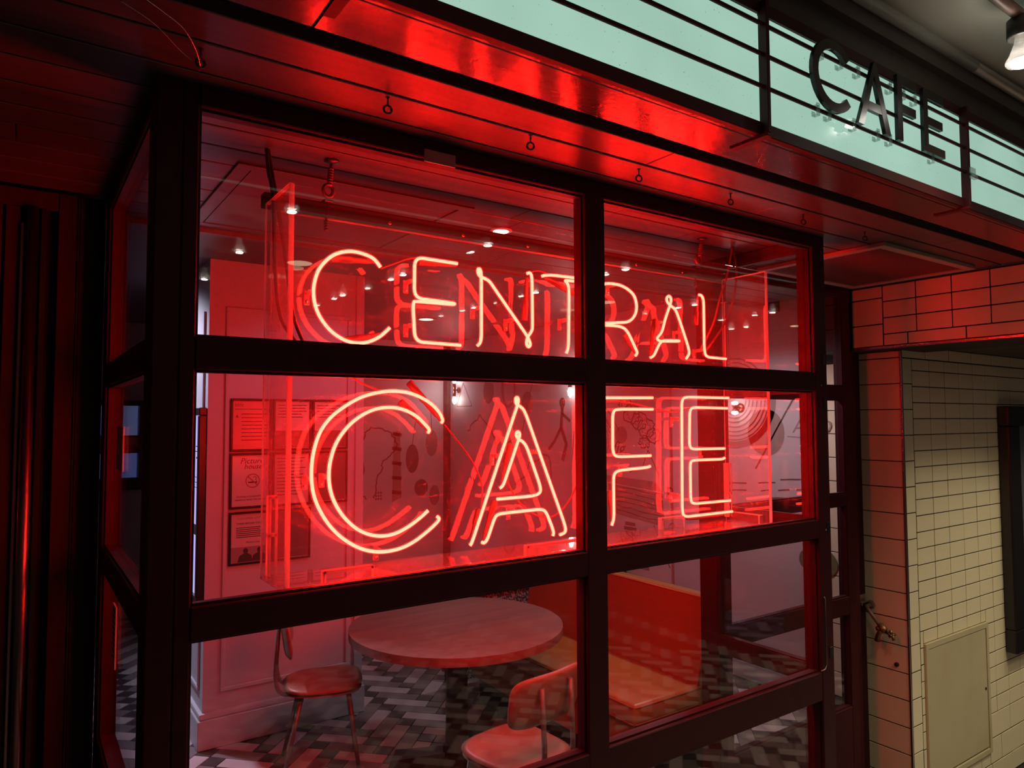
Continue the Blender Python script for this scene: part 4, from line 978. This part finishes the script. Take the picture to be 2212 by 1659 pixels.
# ---- framed notices on the pier
PF = []
def frame_on_pier(x0, x1, z0, z1, label):
    t = thing('framed_notice', label, 'picture', ((x0+x1)/2, 4.389, z0), 'framed notices on the white pier')
    mb = MB(); b = 0.013
    for (a, c, e, f) in ((x0, x1, z0, z0+b), (x0, x1, z1-b, z1), (x0, x0+b, z0+b, z1-b), (x1-b, x1, z0+b, z1-b)): mb.box(a, c, 4.372, 4.389, e, f, 0.002)
    mb.build('frame', posterframe_m, t)
    MB().box(x0+b, x1-b, 4.382, 4.388, z0+b, z1-b).build('print', paper_m, t)
    MB().box(x0+b, x1-b, 4.3775, 4.379, z0+b, z1-b).build('glazing', pictureglass_m, t)
    return t
U, V = (1, 0, 0), (0, 0, 1); YP = 4.3812
def bars(t, x0, x1, z, rowsn, dz, h, name='print_lines', m=print_m, ragged=0.25):
    mb = MB()
    for k in range(rowsn): mb.box(x0, x1-(x1-x0)*random.uniform(0, ragged), YP-0.0004, YP+0.0004, z-k*dz, z-k*dz+h)
    mb.build(name, m, t)
pink_m = mat('faded_red_print', (0.42, 0.10, 0.09), 0.6)
c1, c2, c3 = (1.018, 1.255), (1.264, 1.501), (1.507, 1.738)
r1, r2_, r3 = (1.671, 1.984), (1.336, 1.661), (1.009, 1.318)
t = frame_on_pier(*c1, *r1, 'framed ratings notice at the top left of the pier')
MB().box(c1[0]+0.014, c1[1]-0.014, YP-0.0001, YP+0.0004, r1[0]+0.014, r1[1]-0.014).build('red_ground', mat('red_poster_ground', (0.62, 0.22, 0.20), 0.5), t)
text('bbfc', 0.030, (1.042, YP-0.0006, 1.938), U, V, 'lettering', print_m, t)
bars(t, 1.042, 1.235, 1.920, 1, 0.02, 0.004); bars(t, 1.080, 1.235, 1.890, 8, 0.022, 0.005, ragged=0.4)
mb = MB().prism([(1.045, 1.872), (1.065, 1.872), (1.055, 1.890)], (0, YP-0.0005, 0), (1, 0, 0), (0, 0, 1), (0, 0.0006, 0)); mb.build('warning_triangle', print_m, t)
t = frame_on_pier(*c1, *r2_, 'framed no smoking notice with a crossed cigarette, left column of the pier')
text('Picture', 0.047, (1.075, YP-0.0004, 1.600), U, V, 'lettering', print_m, t, shear=0.3); text('house', 0.043, (1.098, YP-0.0004, 1.568), U, V, 'lettering', print_m, t, shear=0.3)
mb = MB(); cxp, czp = 1.150, 1.497
ringo = arc(cxp, czp, 0.042, 0.042, 0, 360, 36); 
mb.prism(arc(cxp, czp, 0.042, 0.042, 0, 360, 36)+arc(cxp, czp, 0.036, 0.036, 360, 0, 36), (0, YP-0.0005, 0), U, V, (0, 0.0006, 0))
mb.prism([(cxp-0.030, czp+0.024), (cxp-0.026, czp+0.029), (cxp+0.030, czp-0.024), (cxp+0.026, czp-0.029)], (0, YP-0.0005, 0), U, V, (0, 0.0006, 0)); mb.build('no_smoking_ring', pink_m, t)
mb = MB().box(cxp-0.026, cxp+0.010, YP-0.0004, YP+0.0002, czp-0.013, czp-0.005); mb.box(cxp+0.012, cxp+0.026, YP-0.0004, YP+0.0002, czp-0.013, czp-0.005)
mb.tube([(cxp+0.024, YP, czp), (cxp+0.016, YP, czp+0.008), (cxp+0.022, YP, czp+0.016), (cxp+0.012, YP, czp+0.025), (cxp+0.004, YP, czp+0.020)], 0.0016, 6); mb.build('cigarette', print_m, t)
text('Smoking is not permitted', 0.015, (1.137, YP-0.0004, 1.402), U, V, 'lettering', print_m, t, align='CENTER', width=0.155); text('anywhere inside this cinema', 0.015, (1.137, YP-0.0004, 1.383), U, V, 'lettering', print_m, t, align='CENTER', width=0.175)
t = frame_on_pier(*c1, *r3, 'framed customer notice with a photo of two seated people, bottom left of the pier')
text('CUSTOMER NOTICE', 0.018, (1.060, YP-0.0004, 1.272), U, V, 'lettering', pink_m, t, width=0.165)
text('THINK BEFORE YOU', 0.016, (1.060, YP-0.0004, 1.243), U, V, 'lettering', print_m, t, width=0.14); bars(t, 1.060, 1.225, 1.222, 6, 0.011, 0.004)
text('Picture house', 0.017, (1.115, YP-0.0004, 1.132), U, V, 'lettering', print_m, t, shear=0.3)
MB().box(1.032, 1.241, YP-0.0003, YP+0.0004, 1.024, 1.112).build('photo_print', mat('grey_photo_ground', (0.34, 0.27, 0.28), 0.5), t)
mb = MB()
for cx_ in (1.115, 1.195):
    mb.prism(arc(cx_, 1.088, 0.014, 0.017, 0, 360, 16), (0, YP-0.0007, 0), U, V, (0, 0.0005, 0))
    mb.prism([(cx_-0.045, 1.025), (cx_+0.040, 1.025), (cx_+0.034, 1.060), (cx_+0.012, 1.074), (cx_-0.012, 1.074), (cx_-0.036, 1.060)], (0, YP-0.0007, 0), U, V, (0, 0.0005, 0))
mb.build('photo_figures', print_m, t)
labs_ = ['framed print at the top of the middle column, dark lower band', 'framed text notice in the middle of the pier', 'dark framed print at the bottom of the middle column', 'framed print at the top right of the pier', 'dark framed print in the right column, lowest there']
for i, (c, r) in enumerate(((c2, r1), (c2, r2_), (c2, r3), (c3, r1), (c3, r2_))):
    t = frame_on_pier(*c, *r, labs_[i])
    if i in (2, 4): MB().box(c[0]+0.016, c[1]-0.016, YP-0.0002, YP+0.0004, r[0]+0.016, r[1]-0.016).build('dark_image', paperdark_m, t)
    elif i in (0, 3): MB().box(c[0]+0.016, c[1]-0.016, YP-0.0002, YP+0.0004, r[0]+0.016, r[0]+0.12).build('dark_image', paperdark_m, t); bars(t, c[0]+0.03, c[1]-0.03, r[1]-0.04, 5, 0.018, 0.005)
    else: bars(t, c[0]+0.03, c[1]-0.03, r[1]-0.04, 12, 0.020, 0.005)
ps = thing('poster_case', 'tall black framed case with a glowing lilac poster on the left side of the pier', 'poster case', (0.88, 4.80, 0.80))
mb = MB()
for (a, b, c, e) in ((4.396, 5.076, 0.80, 0.845), (4.396, 5.076, 1.885, 1.93), (4.396, 4.441, 0.845, 1.885), (5.031, 5.076, 0.845, 1.885)): mb.box(0.850, 0.892, a, b, c, e, 0.004)
mb.build('frame', posterframe_m, ps)
MB().box(0.868, 0.874, 4.441, 5.031, 0.845, 1.885).build('lit_poster', screen_m, ps)
mb = MB()
for (a, b, c, e) in ((4.466, 4.566, 1.70, 1.705), (4.466, 4.586, 1.67, 1.675), (4.486, 4.546, 1.63, 1.64), (4.456, 4.626, 1.52, 1.523), (4.456, 4.626, 1.49, 1.493), (4.456, 4.626, 1.46, 1.463), (4.441, 5.031, 1.185, 1.245), (4.446, 4.486, 1.30, 1.305), (4.481, 4.486, 1.26, 1.36)): mb.box(0.866, 0.868, a, b, c, e)
mb.build('print_lines', print_m, ps)

# ---- notices stuck on the left return glass
mb = MB().box(0.2555, 0.2575, 2.420, 2.575, 1.700, 1.835)
single(mb, 'yellow_sticker', yellow_m, 'yellow sticker on the glass of the left return, at eye height', 'sticker')
t = thing('paper_notice', 'white paper notice stuck low on the glass of the left return', 'notice', (0.2565, 2.53, 1.10))
MB().box(0.2555, 0.2575, 2.490, 2.572, 1.100, 1.285).build('paper', paper_m, t)
mb = MB()
for k in range(9): mb.box(0.2545, 0.2555, 2.505, 2.560-0.02*random.random(), 1.265-0.017*k, 1.270-0.017*k)
mb.build('print_lines', print_m, t)

# ================================================================== RIGHT HAND WALL FITTINGS
ap = thing('access_panel', 'cream painted access panel in a mitred frame, set in the tiled wall', 'panel', ((PX0+PX1)/2, 2.125, PZ0))
fb = 0.030
MB().prism([(PX0, PZ1), (PX1, PZ1), (PX1-fb, PZ1-fb), (PX0+fb, PZ1-fb)], (0, 2.1160, 0), U, V, (0, 0.022, 0)).build('frame_member', creampaint_m, ap)
MB().prism([(PX0, PZ0), (PX1, PZ0), (PX1-fb, PZ0+fb), (PX0+fb, PZ0+fb)], (0, 2.1160, 0), U, V, (0, 0.022, 0)).build('frame_member', creampaint_m, ap)
MB().prism([(PX0, PZ1), (PX0, PZ0), (PX0+fb, PZ0+fb), (PX0+fb, PZ1-fb)], (0, 2.1160, 0), U, V, (0, 0.022, 0)).build('frame_member', creampaint_m, ap)
MB().prism([(PX1, PZ1), (PX1, PZ0), (PX1-fb, PZ0+fb), (PX1-fb, PZ1-fb)], (0, 2.1160, 0), U, V, (0, 0.022, 0)).build('frame_member', creampaint_m, ap)
MB().box(PX0+fb+0.004, PX1-fb-0.006, 2.1200, 2.1330, PZ0+fb+0.012, PZ1-fb-0.004, 0.002).build('panel_door', creampaint_m, ap)
MB().box(PX0+fb, PX1-fb, 2.1330, 2.1336, PZ0+fb, PZ1-fb).build('panel_gap', dark_m, ap)
MB().lathe([(0.009, 0), (0.009, 0.003)], (PX1-fb-0.03, 2.1200, 0.12), (0, -1, 0), 12).build('keyhole', dark_m, ap)
ds = thing('wall_poster_case', 'black framed glazed case hung on the tiled wall at the right edge', 'poster case', (5.9, 2.13, 0.284))
mb = MB()
for (a, b, c, e) in ((5.489, 6.32, 0.284, 0.44), (5.489, 6.32, 1.80, 1.9375), (5.489, 5.664, 0.44, 1.80), (6.155, 6.32, 0.44, 1.80)): mb.box(a, b, 2.057, 2.128, c, e, 0.012)
mb.build('frame', posterframe_m, ds)
MB().box(5.664, 6.155, 2.090, 2.110, 0.44, 1.80).build('poster', mat('blue_grey_poster', (0.16, 0.17, 0.22), 0.3), ds)
MB().box(5.664, 6.155, 2.080, 2.084, 0.44, 1.80).build('glazing', pane_m, ds)
tp = thing('wall_tap', 'old brass tap on a short bent pipe beside the door jamb', 'tap', (4.1803, 2.2536, 0.5808))
MB().tube(round_path([(4.2183, 2.3386, 0.7458), (4.1503, 2.3336, 0.7458), (4.1383, 2.2456, 0.6528)], 0.02), 0.011, 12).build('pipe', pipe_m, tp)
MB().lathe([(0.024, 0.0), (0.024, 0.006), (0.014, 0.012)], (4.2183, 2.3386, 0.7458), (-1, 0, 0), 16).build('flange', pipe_m, tp)
mb = MB().lathe([(0.014, 0), (0.019, 0.006), (0.019, 0.018), (0.021, 0.022), (0.021, 0.042), (0.015, 0.050)], (4.1383, 2.2516, 0.6608), (0, -0.72, -0.69), 14)
mb.tube([(4.1383, 2.2186, 0.6308), (4.1303, 2.2456, 0.6188), (4.1283, 2.2556, 0.5908), (4.1283, 2.2576, 0.5658)], [0.014, 0.014, 0.0135, 0.016], 12)
mb.lathe([(0.013, 0), (0.015, 0.012), (0.010, 0.022)], (4.1303, 2.2496, 0.6288), (0, 0.35, 0.9), 12)
mb.build('tap_body', brass_m, tp)
mb = MB().tube([(4.1383, 2.2136, 0.6258), (4.1363, 2.1786, 0.6158)], 0.009, 10)
for d in ((0, 0.35, 0.94), (0, -0.35, -0.94)): mb.tube([(4.1363, 2.1766, 0.6158), (4.1363, 2.1766+0.028*d[1], 0.6158+0.028*d[2])], [0.007, 0.009], 10)
for d in ((1, 0, 0), (-1, 0, 0)): mb.tube([(4.1363, 2.1766, 0.6158), (4.1363+0.028*d[0], 2.1766, 0.6158)], [0.007, 0.009], 10)
mb.build('handle', brass_m, tp)
MB().lathe([(0.012, 0.0), (0.010, 0.006)], (4.1323, 2.2336, 0.6528), (-0.5, -0.5, 0.5), 10).build('union_nut', mat('bright_brass', (0.7, 0.5, 0.25), 0.25, metal=1.0), tp)
mb = MB().lathe([(0.012, 0), (0.012, 0.012), (0.007, 0.014)], (4.2193, 2.1956, 0.4328), (-1, 0, 0), 12)
single(mb, 'wall_bolt', iron_m, 'rusty bolt head in the tile joint below the brass tap', 'bolt')

# ================================================================== MURAL DRAWINGS (flat print on the wallpaper)
def strip(pts, wd, at, plane, mb):
    """flat inked line through 2-D points"""
    P = [Vector((p[0], p[1], 0)) for p in pts]
    L = []; Rr = []
    for i in range(len(P)):
        d = (P[min(i+1, len(P)-1)]-P[max(i-1, 0)])
        if d.length < 1e-7: d = Vector((1, 0, 0))
        n = Vector((-d.y, d.x, 0)).normalized()*wd/2
        L.append(P[i]+n); Rr.append(P[i]-n)
    vs = [(at, p.x, p.y) if plane == 'X' else (p.x, at, p.y) for p in L+Rr]
    n = len(P); mb.add(vs, [(i, i+1, n+i+1, n+i) for i in range(n-1)])
def disc(cx_, cz_, rx, rz, at, plane, mb, n=28):
    vs = [(at, cx_+rx*math.cos(2*PI*k/n), cz_+rz*math.sin(2*PI*k/n)) if plane == 'X' else (cx_+rx*math.cos(2*PI*k/n), at, cz_+rz*math.sin(2*PI*k/n)) for k in range(n)]
    mb.add(vs, [tuple(range(n))])
def wig(p, n=6, amp=0.02): return [Vector((a.x+random.uniform(-amp, amp), a.y+random.uniform(-amp, amp), 0)) for a in spline([(q[0], q[1], 0) for q in p], n)]
XM = 4.3335
ink = MB(); pale = MB(); olive = MB()
for r in (0.30, 0.27, 0.24, 0.205, 0.17, 0.14, 0.11): strip(arc(3.40, 2.00, r, r, 0, 360, 48), 0.010, XM, 'X', pale)
strip(arc(3.40, 2.00, 0.335, 0.335, 150, 300, 30), 0.05, XM, 'X', pale)
disc(3.13, 1.76, 0.15, 0.165, XM, 'X', pale)
for r in (0.20, 0.17, 0.14, 0.115, 0.09, 0.065, 0.04): strip(arc(4.93, 1.66, r, r, 0, 360, 40), 0.006, XM, 'X', pale)
strip(arc(4.93, 1.66, 0.235, 0.235, 170, 10, 30), 0.03, XM, 'X', pale)
disc(4.60, 1.72, 0.075, 0.075, XM, 'X', pale)
for (a, b, r) in ((4.55, 1.98, 0.08), (4.47, 1.90, 0.10), (4.38, 1.84, 0.09), (4.30, 1.78, 0.10), (4.22, 1.72, 0.08), (4.32, 1.66, 0.06)):
    strip(wig(arc(a, b, r, r*0.8, 0, 360, 8), 4, 0.012), 0.010, XM, 'X', ink)
    strip(wig(arc(a, b, r*0.5, r*0.4, 0, 360, 6), 4, 0.010), 0.008, XM, 'X', pale)
strip([(4.85, 2.02), (4.70, 1.86), (4.62, 1.74)], 0.008, XM, 'X', ink)
strip([(4.28, 1.60), (4.34, 1.46), (4.50, 1.40)], 0.008, XM, 'X', ink); strip([(4.28, 1.60), (4.16, 1.40)], 0.008, XM, 'X', ink)
pale.add([(XM, 4.80, 1.36), (XM, 4.20, 1.34), (XM, 4.12, 1.26), (XM, 4.78, 1.30)], [(0, 1, 2, 3)])
pale.add([(XM, 4.78, 1.29), (XM, 4.12, 1.25), (XM, 4.10, 0.98), (XM, 4.76, 1.04)], [(0, 1, 2, 3)])
for k in range(6): strip(wig([(4.76, 1.27-0.04*k), (4.5, 1.26-0.042*k), (4.13, 1.23-0.042*k)], 4, 0.006), 0.005, XM, 'X', ink)
for z, r in ((0.96, 0.06), (0.92, 0.075), (0.88, 0.06)): strip([(4.50-r, z), (4.50+r, z)], 0.03, XM, 'X', ink)
pale.add([(XM, 4.44, 0.86), (XM, 4.56, 0.86), (XM, 4.72, 0.72), (XM, 4.74, 0.60), (XM, 4.28, 0.60), (XM, 4.30, 0.72)], [(0, 1, 2, 3, 4, 5)])
strip(arc(4.50, 0.66, 0.24, 0.16, 0, 180, 24), 0.02, XM, 'X', ink)
strip(arc(5.05, 1.10, 0.16, 0.24, 0, 360, 40), 0.008, XM, 'X', ink); strip([(4.22, 0.98), (4.05, 0.66)], 0.008, XM, 'X', ink)
strip(arc(4.02, 0.92, 0.05, 0.10, 0, 360, 24), 0.008, XM, 'X', ink); disc(4.03, 0.78, 0.06, 0.05, XM, 'X', pale)
# cable, dashes of water and the bone shape near the door
strip([(2.88, 2.03), (2.98, 1.88), (3.12, 1.66), (3.22, 1.50)], 0.012, XM, 'X', ink)
for k, (a, b, z) in enumerate(((3.20, 3.06, 1.40), (3.02, 2.86, 1.435), (2.82, 2.74, 1.46), (3.18, 3.10, 1.345), (3.04, 2.95, 1.36), (2.90, 2.78, 1.375), (3.12, 2.98, 1.30), (2.94, 2.84, 1.315), (3.5, 3.3, 1.38), (3.7, 3.55, 1.36), (3.45, 3.30, 1.33), (3.16, 3.05, 1.21), (2.98, 2.88, 1.20), (2.82, 2.74, 1.17), (3.0, 2.90, 1.125), (2.86, 2.78, 1.09))):
    strip([(a, z), ((a+b)/2, z+0.008), (b, z+0.012)], 0.009, XM, 'X', ink)
disc(2.835, 0.920, 0.055, 0.065, XM, 'X', olive); disc(2.70, 0.915, 0.085, 0.085, XM-0.0002, 'X', olive)
olive.add([(XM-0.0004, 2.85, 0.960), (XM-0.0004, 2.78, 0.942), (XM-0.0004, 2.70, 0.960), (XM-0.0004, 2.70, 0.875), (XM-0.0004, 2.78, 0.892), (XM-0.0004, 2.85, 0.880)], [(0, 1, 2, 3, 4, 5)])
strip(arc(4.8, 1.5, 0.02, 0.02, 0, 360, 10), 0.004, XM, 'X', ink)
# far along the right wall: kite, ring, pendulum, running figure
strip([(7.3, 2.30), (7.45, 2.02), (7.10, 2.02), (7.3, 2.30)], 0.02, XM, 'X', pale)
strip(arc(6.35, 2.20, 0.12, 0.20, 0, 360, 28), 0.03, XM, 'X', pale); disc(6.0, 2.03, 0.10, 0.12, XM, 'X', pale)
disc(6.75, 2.18, 0.10, 0.14, XM, 'X', pale); strip([(5.9, 2.25), (6.1, 1.72), (6.5, 1.55)], 0.010, XM, 'X', ink)
disc(5.42, 2.02, 0.045, 0.05, XM, 'X', ink); strip([(5.42, 1.98), (5.44, 1.78), (5.36, 1.62), (5.42, 1.46)], 0.045, XM, 'X', ink); strip([(5.44, 1.78), (5.55, 1.64), (5.64, 1.56)], 0.035, XM, 'X', ink); strip([(5.43, 1.92), (5.30, 1.84)], 0.03, XM, 'X', ink)
strip(wig([(7.2, 1.75), (6.9, 1.9), (6.6, 1.6)], 6, 0.04), 0.02, XM, 'X', pale); strip(wig([(6.2, 1.2), (5.7, 1.5), (5.6, 1.1)], 6, 0.04), 0.02, XM, 'X', pale)
# back wall: beast outline, totem pole and hanging ovals
YM = 7.6885
strip(wig([(3.18, 1.55), (3.30, 1.75), (3.55, 1.72), (3.66, 1.55), (3.52, 1.40), (3.42, 1.18), (3.38, 0.95)], 6, 0.02), 0.016, YM, 'Y', ink)
strip(wig([(3.20, 1.50), (3.24, 1.25), (3.20, 1.05), (3.30, 0.95)], 6, 0.02), 0.016, YM, 'Y', ink)
for k in range(9): disc(3.40+0.03*(k % 3), 0.95+0.035*(k//3), 0.012, 0.014, YM, 'Y', ink)
pale.add([(3.62, YM, 1.72), (3.70, YM, 1.74), (3.72, YM, 0.95), (3.60, YM, 0.90)], [(0, 1, 2, 3)])
for k in range(5): strip([(3.60, 1.70-0.17*k), (3.72, 1.68-0.17*k)], 0.04, YM, 'Y', ink)
disc(3.86, 1.40, 0.085, 0.17, YM, 'Y', ink); disc(4.12, 1.58, 0.08, 0.16, YM, 'Y', pale); disc(3.98, 1.05, 0.09, 0.10, YM, 'Y', ink); disc(4.16, 0.95, 0.07, 0.12, YM, 'Y', pale)
strip([(3.86, 1.57), (3.92, 1.95)], 0.008, YM, 'Y', ink); strip([(4.12, 1.74), (4.10, 2.1)], 0.008, YM, 'Y', ink)
ink.build('mural_dark_lines', ink_m, wr); pale.build('mural_pale_shapes', inkpale_m, wr); olive.build('mural_bone_shape', inkolive_m, wr)
UW = (0, -1, 0)
text('fig.', 0.17, (XM-0.0005, 4.72, 1.55), UW, V, 'mural_lettering', ink_m, wr, shear=0.35)
text('B', 0.16, (XM-0.0005, 4.08, 1.20), UW, V, 'mural_lettering', ink_m, wr)
text('AND', 0.13, (XM-0.0005, 2.92, 1.76), UW, V, 'mural_lettering', inkpale_m, wr, shear=0.2)
mb = MB(); strip([(2.96, 1.735), (2.73, 1.72)], 0.007, XM, 'X', mb); mb.build('mural_lettering', inkpale_m, wr)
